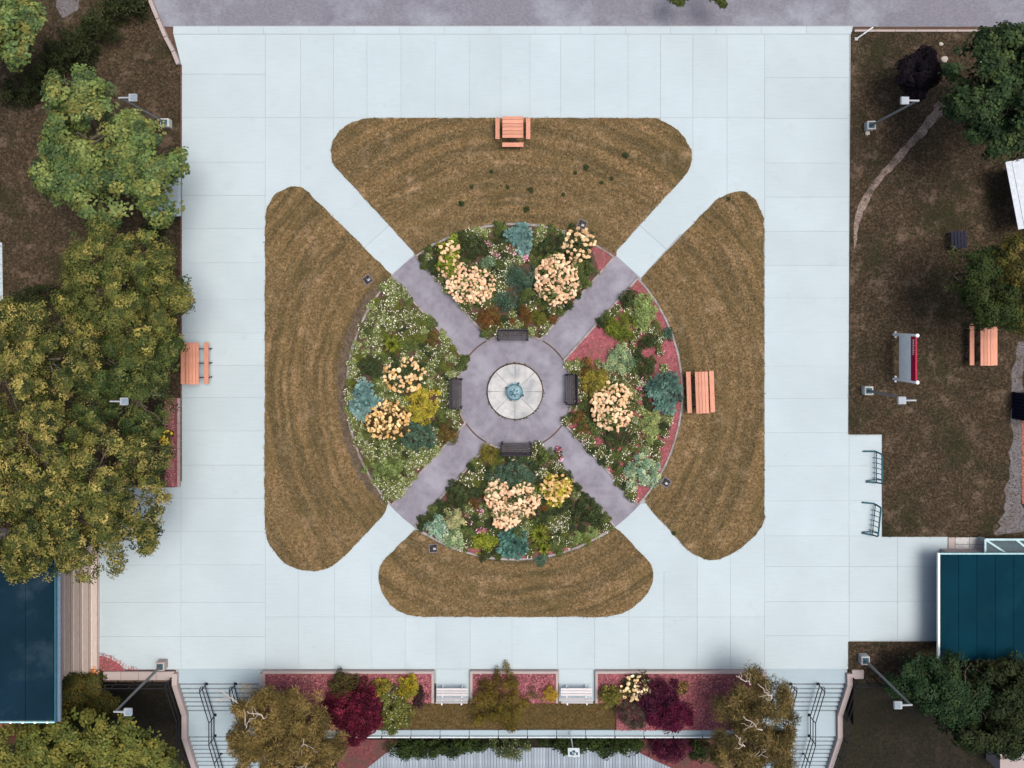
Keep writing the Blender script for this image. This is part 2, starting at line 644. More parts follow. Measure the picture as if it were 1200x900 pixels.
def make_tree(name, label, lobes, base, pal, seed, clump=0.32, dens=1.0, per=44, leaf=(0.12, 0.19), wid=(0.08, 0.13), group=None,
              trunk_r=0.17, bark=None, up=0.5, tip=None, branchy=0, mat=None, inner=0.45, jit=0.2, bump=0.55, flat=0.5):
    """lobes: (px, py, z, r_px, flatten) each a rounded part of the crown in photo pixels at its height"""
    rng = np.random.default_rng(seed)
    B = P(base[0], base[1], base[2])
    t = thing(name, label, 'tree', B, 0, group)
    clumps = []
    cents = []
    cn = []
    for (px, py, z, rp, fl) in lobes:
        z = z * 0.78 if z > 2.5 else z
        c = P(px, py, z) - B
        r = rp * M * (H - z) / H
        cents.append((c, r, fl))
    for (c, r, fl) in cents:
        bump_n = max(5, int(1.55 * (r / bump) ** 2))
        for i in range(bump_n):
            th = rng.random() * 2 * PI
            zz = rng.random() ** 0.75
            sxy = math.sqrt(max(0, 1 - zz * zz))
            dl = np.array([math.cos(th) * sxy, math.sin(th) * sxy, zz])
            br = min(bump * rng.uniform(0.65, 1.3), r * .8)
            bc = np.array(c) + dl * np.array([1, 1, fl]) * (r - br * .75) * (1 + .10 * rng.normal())
            for j in range(max(4, int(dens * 2.3 * (br / clump) ** 2))):
                d2 = rng.normal(size=3)
                d2 = d2 / np.linalg.norm(d2) + dl * .8 + np.array([0, 0, .25])
                d2 /= np.linalg.norm(d2)
                q = bc + d2 * br * rng.uniform(.6, 1.0)
                k = clump * rng.uniform(0.6, 1.15)
                clumps.append((q[0], q[1], q[2], k, k, k * 0.75))
                cn.append(d2)
        for i in range(int(inner * 2.4 * (r / clump) ** 2 * .5)):
            th = rng.random() * 2 * PI
            rad = r * (rng.random() ** 0.5) * 0.85
            k = clump * rng.uniform(0.8, 1.4)
            clumps.append((c.x + math.cos(th) * rad, c.y + math.sin(th) * rad, c.z + r * fl * (rng.random() * 0.7 - 0.45), k, k, k * .75))
            cn.append(np.array([0, 0, 1.0]))
    me = clump_leaves('crown', mat or LEAF, clumps, per, leaf, wid, pal, seed + 1, up=up, jit=jit, tip=tip, cn=np.array(cn), flat=flat)
    link('crown', me, t)
    # trunk and limbs
    mb = MB()
    mean = Vector((0, 0, 0))
    for c, r, fl in cents:
        mean += c
    mean /= len(cents)
    zc = mean.z
    fork = Vector((mean.x * 0.35, mean.y * 0.35, max(0.8, zc * 0.5)))
    limb(mb, (0, 0, -0.1), fork, trunk_r * 1.25, trunk_r * 0.8, rng, 0.03, 6)
    mb.tube([(0, 0, -0.15), (0, 0, 0.12), (0, 0, 0.5)], [trunk_r * 1.8, trunk_r * 1.45, trunk_r * 1.2], 10)
    for c, r, fl in cents:
        pts = limb(mb, fork, c + Vector((0, 0, r * fl * 0.2)), trunk_r * 0.62, trunk_r * 0.28, rng, 0.10, 6)
        for j in range(5):
            a = rng.random() * 2 * PI
            e = c + Vector((math.cos(a) * r * 0.75, math.sin(a) * r * 0.75, r * fl * 0.35))
            limb(mb, pts[4], e, trunk_r * 0.24, trunk_r * 0.06, rng, 0.14, 5)
    mb.build('trunk', bark or BARK, t)
    if branchy:
        # bare pale boughs that show at the top of the crown
        for i in range(branchy):
            b2 = MB()
            c, r, fl = cents[i % len(cents)]
            a0 = rng.random() * 2 * PI
            p0 = c + Vector((math.cos(a0) * r * 0.25, math.sin(a0) * r * 0.25, r * fl * 0.78))
            ln = rng.uniform(0.8, 1.35)
            a1 = a0 + rng.normal() * 0.6
            p1 = p0 + Vector((math.cos(a1) * ln, math.sin(a1) * ln, 0.30))
            pts = limb(b2, p0, p1, 0.030, 0.012, rng, 0.16, 7)
            for j in (2, 3, 4):
                a2 = a1 + rng.choice([-1, 1]) * rng.uniform(0.5, 1.1)
                e = pts[j] + Vector((math.cos(a2) * ln * 0.5, math.sin(a2) * ln * 0.5, 0.3))
                limb(b2, pts[j], e, 0.013, 0.005, rng, 0.2, 4)
            b2.build('bare_branch', PALEBARK, t)
    return t


# ------------------------------------------------------------------ setting: ground and terrain
def poly_px(pts, z=0.0):
    return [(P(a, b, z).x, P(a, b, z).y) for a, b in pts]


ZL = -2.64          # lower terrace
def quad_sheet(name, x0, y0, x1, y1, z, mat):
    mb = MB()
    mb.v = [(x0, y0, z), (x1, y0, z), (x1, y1, z), (x0, y1, z)]
    mb.f = [(0, 1, 2, 3)]
    return mb.build(name, mat)


g = quad_sheet('ground', -900, -900, 900, 900, ZL - 0.06, DARKG)
tag(g, 'dark low ground below the plaza', 'ground', kind='structure')
u = MB()
y800 = P(0, 800).y
y857 = P(0, 856).y
xl, xr = P(309, 0).x, P(894, 0).x
u.prism([(-500, 600), (-500, y800), (xl, y800), (xl, y857), (xr, y857), (xr, y800), (500, y800), (500, 600)], ZL - 0.3, -0.06)
tag(u.build('terrace_ground', SOIL), 'raised earth terrace carrying the plaza and lawns', 'ground', kind='structure')

# road
tag(quad_sheet('road', -300, P(0, 31).y, 300, P(0, -220).y, -0.035, ROAD), 'purple grey brick paved road with bleached patches', 'road', kind='structure')

# plaza: base sheet and separate slabs
plaza = MB()
plaza.prism(poly_px([(203, 30), (1000, 30), (998, 40), (994, 509), (1034, 509), (1034, 629), (1111, 629), (1111, 752), (993, 752), (993, 801), (206, 801), (206, 785), (114, 785), (114, 568), (212, 568), (212, 75)]), -0.055, -0.016)
plaza = plaza.build('plaza', JOINT)
tag(plaza, 'pale concrete plaza of large jointed slabs around the round garden', 'plaza', kind='structure')
SLABN = 0


def slab(pts, z=0.0, gap=0.008):
    """pts: pixel corners of a slab, inset by half a joint"""
    w = [P(a, b) for a, b in pts]
    k = len(w)
    area = sum(w[i].x * w[(i + 1) % k].y - w[(i + 1) % k].x * w[i].y for i in range(k))
    if area < 0:
        w = w[::-1]
    out = []
    for i in range(k):
        p0, p1, p2 = w[i - 1], w[i], w[(i + 1) % k]
        d1 = (p1 - p0).normalized()
        d2 = (p2 - p1).normalized()
        n1 = Vector((-d1.y, d1.x, 0))
        n2 = Vector((-d2.y, d2.x, 0))
        den = d1.x * d2.y - d1.y * d2.x
        if abs(den) < 1e-3:
            out.append(p1 + n1 * gap)
        else:
            a = p1 + n1 * gap
            b = p1 + n2 * gap
            t = ((b.x - a.x) * d2.y - (b.y - a.y) * d2.x) / den
            out.append(a + d1 * t)
    zz = z + rnd.uniform(-0.0015, 0.0015)
    mb = MB()
    mb.prism([(p.x, p.y) for p in out], -0.05, zz)
    mb.build('slab', CONC, plaza)


def cells(xs, ys):
    for i in range(len(xs) - 1):
        for j in range(len(ys) - 1):
            slab([(xs[i], ys[j]), (xs[i + 1], ys[j]), (xs[i + 1], ys[j + 1]), (xs[i], ys[j + 1])], gap=rnd.choice((0.003, 0.003, 0.004, 0.004, 0.007)))


yl = [40, 87, 138, 190, 229, 268, 308, 351, 390, 428, 466, 505, 545, 584, 623, 662, 706, 746, 784]
yr = [40, 91, 139, 191, 231, 271, 311, 349, 389, 429, 467, 507, 546, 587, 628, 664, 705, 745, 784]
slab([(212, 75), (203, 40), (311, 40), (311, 87), (212, 87)])
cells([212, 311], yl[1:])
cells([896, 995], yr)
xt = [311, 352, 391, 430, 470, 510, 550, 587, 621, 657, 697, 736, 774, 812, 852, 896]
cells(xt, [40, 138])
cells([311, 352, 391, 430], [138, 275])
cells([774, 812, 852, 896], [138, 275])
xb = [311, 350, 392, 435, 475, 511, 551, 600, 653, 697, 737, 778, 817, 856, 896]
cells(xb, [723, 784])
cells([311, 350, 392, 435, 475, 500], [590, 723])
cells([700, 737, 778, 817, 856, 896], [590, 723])
cells([115, 212], [568, 584, 623, 662, 706, 746, 784])
cells([995, 1033], [510, 546, 587, 628])
cells([995, 1052, 1110], [628, 664, 705, 751])
for a, b in ((511, 551), (655, 697)):
    slab([(a, 784), (b, 784), (b, 823), (a, 823)])
# kerb stones along the road
kx = list(range(203, 1000, 50)) + [998]
kx = [203 + 53 * i for i in range(15)] + [998]
for a, b in zip(kx[:-1], kx[1:]):
    slab([(a, 31), (b, 31), (b, 40), (a, 40)], 0.012, 0.004)

# diagonal arms, laid over the grid
GC = (603.0, 459.0)
RG = 198.0
DIR = {'nw': (-0.663, -0.749), 'ne': (0.668, -0.744), 'sw': (-0.668, 0.744), 'se': (0.671, 0.741)}
ARM = {'nw': (198, 243, 288, 338), 'ne': (198, 243, 288, 335), 'sw': (198, 226, 262), 'se': (198, 236, 274)}


def arm_pt(k, s, off):
    d = DIR[k]
    return (GC[0] + d[0] * s - d[1] * off, GC[1] + d[1] * s + d[0] * off)


for k, ss in ARM.items():
    for a, b in zip(ss[:-1], ss[1:]):
        slab([arm_pt(k, a, -21), arm_pt(k, a, 21), arm_pt(k, b, 21), arm_pt(k, b, -21)], 0.006, 0.005)


# lawns around the garden
def arc(a_from, a_to, n=24, r=RG):
    """pixel points on the garden rim; angles in degrees, picture sense (y down)"""
    return [(GC[0] + r * math.cos(math.radians(a_from + (a_to - a_from) * i / n)), GC[1] + r * math.sin(math.radians(a_from + (a_to - a_from) * i / n))) for i in range(n + 1)]


def spline(pts, n=6):
    out = []
    k = len(pts)
    for i in range(k - 1):
        p0 = Vector((*pts[max(i - 1, 0)], 0))
        p1 = Vector((*pts[i], 0))
        p2 = Vector((*pts[i + 1], 0))
        p3 = Vector((*pts[min(i + 2, k - 1)], 0))
        for j in range(n):
            t = j / n
            q = 0.5 * ((2 * p1) + (p2 - p0) * t + (2 * p0 - 5 * p1 + 4 * p2 - p3) * t * t + (3 * p1 - p0 - 3 * p2 + p3) * t ** 3)
            out.append((q.x, q.y))
    out.append(pts[-1])
    return out


def ang(px, py):
    return math.degrees(math.atan2(py - GC[1], px - GC[0]))


LAWN_PX = {}
LAWN_PX['top'] = spline([(392, 195), (388, 180), (391, 164), (402, 150), (420, 141), (440, 138.5)], 4) + spline([(760, 138.5), (775, 141), (795, 153), (808, 172), (811, 185), (806, 202)], 4) + [(723, 293)] + arc(ang(723, 299), ang(486, 299), 30) + [(484, 294)]
LAWN_PX['left'] = spline([(311, 262), (313, 245), (322, 229), (338, 220), (352, 219), (362, 226)], 4) + [(458, 321)] + arc(ang(458, 325) % 360, ang(454, 590) % 360, 40) + [(452, 600)] + spline([(418, 637), (402, 653), (385, 665), (362, 669), (335, 660), (316, 638), (310, 612)], 4)
LAWN_PX['right'] = spline([(752, 325), (830, 244), (845, 231), (868, 224), (885, 234), (895, 256)], 4) + spline([(895.5, 600), (895, 612), (880, 632), (855, 650), (832, 656), (808, 646), (792, 629)], 4) + [(758, 592)] + arc(ang(757, 585), ang(752, 329), 40)
LAWN_PX['bottom'] = [(485, 622)] + spline([(456, 650), (446, 663), (444, 680), (454, 704), (472, 718), (492, 722.5)], 4) + spline([(712, 722.5), (735, 716), (756, 698), (765, 680), (763, 662), (750, 647)], 4) + [(726, 622)] + arc(ang(722, 620), ang(489, 620), 30)


def clean(pts, eps=0.02):
    out = []
    for p in pts:
        if not out or (Vector(p) - Vector(out[-1])).length > eps:
            out.append(p)
    if (Vector(out[0]) - Vector(out[-1])).length < eps:
        out.pop()
    return out


LAWNS = {}
LLAB = {'top': 'mown dry lawn dotted with dark weed tufts, square picnic table on its edge',
        'left': 'long dry lawn with curved mowing lines beside the white flowered bed',
        'right': 'long dry lawn carrying the narrow picnic table beside the red mulch bed',
        'bottom': 'dry brown lawn below the bed with the heart shaped hydrangea'}
for k, pts in LAWN_PX.items():
    w = clean(poly_px(pts))
    # ragged turf edge
    w2 = []
    for i in range(len(w)):
        a, b = Vector(w[i]), Vector(w[(i + 1) % len(w)])
        n = max(1, int((b - a).length / 0.25))
        for j in range(n):
            p = a.lerp(b, j / n)
            nn = Vector((-(b - a).y, (b - a).x)).normalized()
            p = p + nn * rnd.uniform(-0.025, 0.025)
            w2.append((p.x, p.y))
    mb = MB()
    mb.prism(w2, -0.05, 0.035)
    LAWNS[k] = w2
    tag(mb.build('lawn', MOWN), LLAB[k], 'lawn', kind='structure')

# outer lawns
big = {}
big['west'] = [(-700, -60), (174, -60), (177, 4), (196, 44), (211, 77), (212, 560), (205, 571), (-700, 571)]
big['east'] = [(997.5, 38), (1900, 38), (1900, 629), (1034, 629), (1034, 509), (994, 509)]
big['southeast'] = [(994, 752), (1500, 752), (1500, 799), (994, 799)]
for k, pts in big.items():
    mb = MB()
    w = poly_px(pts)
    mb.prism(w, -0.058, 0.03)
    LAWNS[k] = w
    tag(mb.build('lawn', WORNGRASS), {'west': 'worn brown grass under the row of big trees', 'east': 'patchy brown grass around the red and white sign', 'southeast': 'small grass patch between the teal roofed building and the steps'}[k], 'lawn', kind='structure')
mb = MB()
LAWNS['strip'] = poly_px([(440, 822), (722, 822), (722, 855), (440, 855)])
mb.prism(LAWNS['strip'], -0.058, 0.03)
tag(mb.build('lawn', STRIP), 'olive grass strip between the planters and the low white wall', 'lawn', kind='structure')

# slope on the right and dark hollow on the left
mb = MB()
a, b_, c, d = P(1000, 799), P(1700, 799), P(1700, 850, ZL), P(1000, 850, ZL)
mb.v = [tuple(a), tuple(b_), tuple(c), tuple(d), (a.x, a.y, ZL - .2), (b_.x, b_.y, ZL - .2), (c.x, c.y, ZL - .2), (d.x, d.y, ZL - .2)]
mb.f = [(3, 2, 1, 0), (0, 1, 5, 4), (3, 7, 6, 2), (0, 4, 7, 3), (1, 2, 6, 5)]
tag(mb.build('grass_bank', DARKG), 'dark grass bank falling away beside the steps', 'bank', kind='structure')

# gravel tracks in the east lawn
def ribbon(name, pts, widths, z, mat, label, cat, seed=1):
    rr = random.Random(seed)
    pts = spline(pts, 6)
    lft, rgt = [], []
    for i, p in enumerate(pts):
        a = Vector(pts[max(i - 1, 0)])
        b = Vector(pts[min(i + 1, len(pts) - 1)])
        d = (b - a).normalized()
        n = Vector((-d.y, d.x))
        w = np.interp(i / (len(pts) - 1), np.linspace(0, 1, len(widths)), widths)
        lft.append(tuple(Vector(p) + n * w * (0.5 + rr.uniform(-.16, .16))))
        rgt.append(tuple(Vector(p) - n * w * (0.5 + rr.uniform(-.16, .16))))
    mb = MB()
    n = len(lft)
    for a, b in zip(lft, rgt):
        for q in (a, b):
            mb.v.append((P(*q).x, P(*q).y, z))
    for i in range(n - 1):
        mb.f.append((2 * i, 2 * i + 1, 2 * i + 3, 2 * i + 2))
    # thin skirt
    o = mb.build(name, mat)
    return tag(o, label, cat, kind='structure')


PATHMAT = speckle('trodden_path', (0.14, 0.105, 0.088), (0.30, 0.235, 0.205), 10, 0.95, (0.09, 0.07, 0.06), 1.4, 0.6)
ribbon('dirt_path', [(1104, 122), (1088, 145), (1064, 172), (1036, 203), (1014, 233), (1004, 262), (1001, 292)], (16, 10, 8, 7.5, 8, 6, 1), 0.036, PATHMAT, 'narrow trodden gravel path crossing the patchy grass', 'path', 3)
ribbon('gravel_track', [(1196, 400), (1192, 450), (1193, 500), (1190, 560), (1186, 600), (1188, 624)], (6, 14, 16, 17, 26, 38), 0.036, GRAVEL, 'grey gravel track beside the narrow brick strip', 'path', 5)
mb = MB()
mb.prism(poly_px([(1197, 490), (1290, 490), (1290, 590), (1197, 590)]), 0.0, 0.045)
tag(mb.build('brick_strip', BRICK), 'red brick paved strip beside the gravel track', 'pavement', kind='structure')
mb = MB()
mb.prism(poly_px([(-90, 284), (3, 284), (4, 352), (-90, 352)]), 0.0, 0.045)
tag(mb.build('side_path', CONC), 'pale concrete path beside the big yellow green tree', 'path', kind='structure')
mb = MB()
mb.prism(poly_px([(70, -30), (97, -30), (92, 12), (74, 22), (66, 8)]), 0.0, 0.04)
tag(mb.build('gravel_patch', GRAVEL), 'bluish gravel patch behind the dark hedge', 'path', kind='structure')

# thin kerb along the east lawn
mb = MB()
for i in range(18):
    x0 = 1001 + i * 24
    mb = MB()
    mb.prism(poly_px([(x0, 35.2), (x0 + 23.6, 35.2), (x0 + 23.6, 37.6), (x0, 37.6)]), -0.05, 0.07)
    if i == 0:
        kerb = thing('kerb', 'thin pinkish kerb between the brick road and patchy grass', 'kerb', (0, 0, 0))
    mb.build('kerb_stone', OLDC, kerb)

# ------------------------------------------------------------------ round garden
ctr = P(*GC)
Rm = RG * M
RIN = 68 * M
g = MB()
g.ring((ctr.x, ctr.y), 0.0, Rm - 0.02, -0.05, 0.012, seg=96)
gp = MB()
gp.prism([(ctr.x + math.cos(2 * PI * i / 96) * (Rm - 0.02), ctr.y + math.sin(2 * PI * i / 96) * (Rm - 0.02)) for i in range(96)], -0.05, 0.012)
garden = gp.build('garden_path', ASPH)
tag(garden, 'lavender grey asphalt crossing paths and circle inside the round garden', 'path', kind='structure')
# joint ring round the inner circle, broken where weeds sit
for k in range(4):
    aa = [math.radians(v) for v in ((33, 61), (119, 147), (213, 241), (299, 327))[k]]
    mb = MB()
    mb.ring((ctr.x, ctr.y), RIN - 0.035, RIN + 0.03, 0.0, 0.018, aa[0], aa[1], 16)
    mb.build('joint_or_shade_strip', SOIL, garden)

mb = MB()
ns = 60
for i in range(ns + 1):
    a = math.radians(138.5 + 83 * i / ns)
    w_ = (0.34 + rnd.uniform(-.05, .07)) * min(1, i / 8 + .15, (ns - i) / 8 + .15)
    for r_ in (Rm + .03, Rm + .05 + w_):
        mb.v.append((ctr.x + math.cos(a) * r_, ctr.y + math.sin(a) * r_, .040 if r_ < Rm + .04 else .037))
for i in range(ns):
    mb.f.append((2 * i, 2 * i + 1, 2 * i + 3, 2 * i + 2))
tag(mb.build('bare_soil_strip', speckle('bare_soil', (0.045, 0.034, 0.025), (0.16, 0.12, 0.09), 11, .95, (0.06, 0.045, 0.035), 2.0, .6)), 'worn soil strip round the rim of the bed filled with white groundcover', 'soil', kind='structure')
BEDS = {}
BDESC = {'n': 'the bed with two round cream hydrangeas', 'w': 'the bed filled with white groundcover', 's': 'the bed with the heart shaped hydrangea', 'e': 'the bed with bare red mulch'}
HALF = 18.5   # half path width in pixels


def bed_poly(k0, k1, inset=0.0, n=28, rin=68, rout=196):
    """sector between arms k0 and k1 (picture sense clockwise)"""
    def edge(k, side, r):
        d = DIR[k]
        off = side * (HALF + inset)
        s = math.sqrt(r * r - off * off)
        return (GC[0] + d[0] * s - d[1] * off, GC[1] + d[1] * s + d[0] * off)
    ro, ri = rout - inset, rin + inset
    a = edge(k0, 1, ro)
    b = edge(k1, -1, ro)
    c = edge(k1, -1, ri)
    d = edge(k0, 1, ri)
    a0, a1 = ang(*a), ang(*b)
    if a1 < a0:
        a1 += 360
    outer = [(GC[0] + ro * math.cos(math.radians(a0 + (a1 - a0) * i / n)), GC[1] + ro * math.sin(math.radians(a0 + (a1 - a0) * i / n))) for i in range(n + 1)]
    c0, c1 = ang(*c), ang(*d)
    if c0 < c1:
        c0 += 360
    inner = [(GC[0] + ri * math.cos(math.radians(c0 + (c1 - c0) * i / 8)), GC[1] + ri * math.sin(math.radians(c0 + (c1 - c0) * i / 8))) for i in range(9)]
    return outer + inner


for key, (k0, k1) in {'n': ('nw', 'ne'), 'e': ('ne', 'se'), 's': ('se', 'sw'), 'w': ('sw', 'nw')}.items():
    pin = bed_poly(k0, k1, 1.2)
    BEDS[key] = pin
    mb = MB()
    mb.prism(poly_px(pin), 0.0, 0.06)
    bed = mb.build('flower_bed', MULCH if key in 'e' else SOIL)
    tag(bed, {'n': 'sector bed holding two round cream hydrangeas', 'w': 'sector bed thick with white flowered groundcover', 's': 'sector bed holding the heart shaped cream hydrangea', 'e': 'sector bed with bare red mulch between shrubs'}[key], 'flower bed', kind='structure')
    # edging: short stones along the outline
    out = clean(poly_px(bed_poly(k0, k1, 0.0)))
    m = len(out)
    for i in range(m):
        a, b = Vector((*out[i], 0)), Vector((*out[(i + 1) % m], 0))
        ln = (b - a).length
        n = max(1, round(ln / 0.62))
        for j in range(n):
            p, q = a.lerp(b, j / n), a.lerp(b, (j + 1) / n)
            sh = (q - p).normalized() * 0.006
            ee = MB()
            hgt = 0.09 + rnd.uniform(-0.01, 0.012)
            ee.bar(p + sh + Vector((0, 0, hgt / 2)), q - sh + Vector((0, 0, hgt / 2)), 0.085, hgt)
            ee.build('edging_stone', EDGE, bed)


def inside(p, poly):
    x, y = p
    c = False
    j = len(poly) - 1
    for i in range(len(poly)):
        xi, yi = poly[i]
        xj, yj = poly[j]
        if (yi > y) != (yj > y) and x < (xj - xi) * (y - yi) / (yj - yi) + xi:
            c = not c
        j = i
    return c


def scatter_flat(name, poly, n, z, Lr, Wr, pal, seed, label, cat, mat, flat=True, hgt=0.0):
    """loose chips lying on a surface, or upright blades"""
    rng = np.random.default_rng(seed)
    pl = np.array(poly)
    lo, hi = pl.min(0), pl.max(0)
    lo = np.maximum(lo, [-26, -20])
    hi = np.minimum(hi, [26, 20])
    pts = []
    while len(pts) < n:
        q = lo + rng.random((n, 2)) * (hi - lo)
        ins = np.zeros(n, bool)
        j = len(pl) - 1
        for i in range(len(pl)):
            cond = ((pl[i, 1] > q[:, 1]) != (pl[j, 1] > q[:, 1])) & (q[:, 0] < (pl[j, 0] - pl[i, 0]) * (q[:, 1] - pl[i, 1]) / (pl[j, 1] - pl[i, 1] + 1e-12) + pl[i, 0])
            ins ^= cond
            j = i
        pts.extend(q[ins].tolist())
    pts = np.array(pts[:n])
    base = np.c_[pts, np.full(n, z)]
    th = rng.random(n) * 2 * PI
    if flat:
        ax = np.c_[np.cos(th), np.sin(th), rng.normal(size=n) * 0.15]
        nr = np.c_[rng.normal(size=(n, 2)) * 0.3, np.ones(n)]
    else:
        lean = rng.uniform(0.5, 1.6, n)
        ax = np.c_[np.cos(th) * lean, np.sin(th) * lean, np.ones(n)]
        nr = np.c_[-np.cos(th), -np.sin(th), lean]
    ax = unit(ax)
    nr = unit(nr - ax * np.sum(nr * ax, axis=1, keepdims=True))
    cols = pick_cols(rng, pal, n, 0.22).clip(0, 1)
    me = leaf_mesh(name, mat, base, ax, nr, rng.uniform(*Lr, n), rng.uniform(*Wr, n), cols, 0.15)
    o = link(name, me)
    return tag(o, label, cat, kind='stuff')


MULPAL2 = [(0.13, 0.032, 0.043), (0.32, 0.105, 0.125), (0.44, 0.20, 0.22), (0.20, 0.065, 0.078), (0.08, 0.04, 0.04), (0.28, 0.085, 0.10)]
MULPAL = [(0.20, 0.045, 0.06), (0.36, 0.10, 0.125), (0.45, 0.16, 0.17), (0.26, 0.10, 0.08)]
scatter_flat('mulch_chips', poly_px(BEDS['e']), 9000, 0.062, (0.04, 0.10), (0.02, 0.04), MULPAL, 5, 'loose red mulch chips between the shrubs of the round garden', 'mulch', CHIP)

# ------------------------------------------------------------------ plants
ICO = []


def blob_mesh(name, mat, centers, pal, seed, zs=1.0, pointed=0.0, sub=1):
    """lumpy flower heads, one small displaced ball each; centers: (x,y,z,r)"""
    rng = np.random.default_rng(seed)
    bm = bmesh.new()
    bmesh.ops.create_icosphere(bm, subdivisions=sub, radius=1.0)
    v0 = np.array([v.co[:] for v in bm.verts], np.float32)
    f0 = np.array([[v.index for v in f.verts] for f in bm.faces], np.int32)
    bm.free()
    vs, fs, cs = [], [], []
    cols = pick_cols(rng, pal, len(centers), 0.17)
    for i, (x, y, z, r) in enumerate(centers):
        v = v0 * (1 + 0.22 * rng.normal(size=(len(v0), 1)))
        ax = rng.normal(size=3) * 0.25
        v = v * np.array([1, 1, zs]) * r
        if pointed:
            t = rng.random() * 2 * PI
            d = np.array([math.cos(t), math.sin(t), 0.5])
            v += np.outer(v0 @ d, d) * r * pointed * rng.random()
        v = v + np.array([x, y, z])
        fs.append(f0 + len(vs) * len(v0))
        vs.append(v)
        c = np.ones((len(v0), 4))
        c[:, :3] = cols[i] * (1 + 0.10 * rng.normal(size=(len(v0), 1)))
        cs.append(c)
    v = np.concatenate(vs).astype(np.float32)
    f = np.concatenate(fs)
    me = bpy.data.meshes.new(name)
    me.from_pydata(v.tolist(), [], f.tolist())
    a = me.attributes.new('tint', 'FLOAT_COLOR', 'POINT')
    a.data.foreach_set('color', np.concatenate(cs).clip(0, 1).astype(np.float32).ravel())
    me.materials.append(mat)
    return me


def dome_clumps(rng, rx, ry, h, ck, dens=1.0):
    out = []
    n = max(6, int(dens * 2.2 * rx * ry / (ck * ck)))
    f1, f2, f3 = rng.random(3) * 6.28
    for i in range(n):
        th = rng.random() * 2 * PI
        u_ = math.sqrt(rng.random())
        w_ = 0.98 + 0.16 * math.sin(3 * th + f1) + 0.12 * math.sin(5 * th + f2) + 0.08 * rng.normal()
        x, y = math.cos(th) * u_ * w_ * (rx - ck * .5), math.sin(th) * u_ * w_ * (ry - ck * .5)
        z = h * math.sqrt(max(0.02, 1 - 0.85 * u_ * u_)) - ck * 0.5 + (rng.normal() * 0.10 + 0.10 * math.sin(4 * th + 5 * u_ + f3)) * h
        k = ck * rng.uniform(0.7, 1.3)
        out.append((x, y, max(0.05, z), k, k, k * .7))
        if rng.random() < 0.5:
            out.append((x * 1.02, y * 1.02, max(0.04, z * rng.uniform(.2, .7)), k, k, k * .7))
    return out


def stems(t, rx, ry, h, n, seed):
    r = random.Random(seed)
    mb = MB()
    for i in range(n):
        a = r.random() * 2 * PI
        e = (math.cos(a) * rx * .7 * r.random(), math.sin(a) * ry * .7 * r.random(), h * .7)
        mb.tube([(e[0] * .15, e[1] * .15, -0.03), (e[0] * .5, e[1] * .5, h * .35), e], [0.014, 0.011, 0.006], 4)
    mb.build('stem', STEM, t)


def shrub(name, label, px, py, rx, ry, h, pal, seed, ck=0.13, per=26, leaf=(0.06, 0.10), wid=(0.035, 0.06), dens=1.0, z0=0.06, cat='shrub', up=0.45, group=None, fold=0.25, tip=None, jit=0.2, stemy=6, mat=None):
    base = P(px, py, z0 + h * 0.55)
    base.z = z0
    t = thing(name, label, cat, base, 0, group)
    rng = np.random.default_rng(seed)
    cl = dome_clumps(rng, rx * M, ry * M, h, ck, dens)
    if z0 == 0.06:
        pal = [tuple(1.25 * v for v in c) for c in pal]
    link('foliage', clump_leaves('foliage', mat or LEAF, cl, per, leaf, wid, pal, seed, up=up, fold=fold, tip=tip, jit=jit), t)
    stems(t, rx * M, ry * M, h, stemy, seed)
    return t


GREEN = [(0.060, 0.085, 0.024), (0.085, 0.115, 0.034), (0.045, 0.062, 0.02), (0.11, 0.135, 0.04)]
DKGREEN = [(0.026, 0.042, 0.016), (0.038, 0.056, 0.024), (0.048, 0.070, 0.028), (0.060, 0.066, 0.022)]
CREAM = [(0.76, 0.52, 0.30), (0.84, 0.62, 0.38), (0.66, 0.43, 0.24)]
YCREAM = [(0.72, 0.48, 0.21), (0.80, 0.58, 0.30), (0.62, 0.38, 0.14)]
PEACH = [(0.80, 0.54, 0.34), (0.86, 0.62, 0.42), (0.72, 0.45, 0.27)]
TEAL = [(0.125, 0.235, 0.22), (0.17, 0.30, 0.285), (0.085, 0.17, 0.16), (0.23, 0.35, 0.33)]
SEAG = [(0.050, 0.095, 0.060), (0.075, 0.130, 0.085), (0.034, 0.064, 0.042), (0.095, 0.15, 0.10)]
LIME = [(0.17, 0.21, 0.025), (0.23, 0.25, 0.03), (0.11, 0.15, 0.02)]
YELLOW = [(0.34, 0.28, 0.03), (0.27, 0.25, 0.035), (0.19, 0.19, 0.03), (0.42, 0.33, 0.05)]
VARIE = [(0.26, 0.34, 0.17), (0.15, 0.24, 0.12), (0.42, 0.46, 0.26), (0.10, 0.17, 0.09)]
VARIEB = [(0.20, 0.33, 0.25), (0.13, 0.24, 0.17), (0.36, 0.45, 0.33)]
RUST = [(0.15, 0.065, 0.022), (0.10, 0.055, 0.018), (0.08, 0.07, 0.02), (0.20, 0.09, 0.03)]
PALEG = [(0.20, 0.27, 0.09), (0.26, 0.31, 0.12), (0.13, 0.19, 0.06)]
WHITEP = [(0.70, 0.68, 0.52), (0.78, 0.76, 0.62), (0.60, 0.62, 0.45)]
PINKP = [(0.62, 0.18, 0.30), (0.72, 0.36, 0.45), (0.50, 0.08, 0.18), (0.75, 0.55, 0.62)]


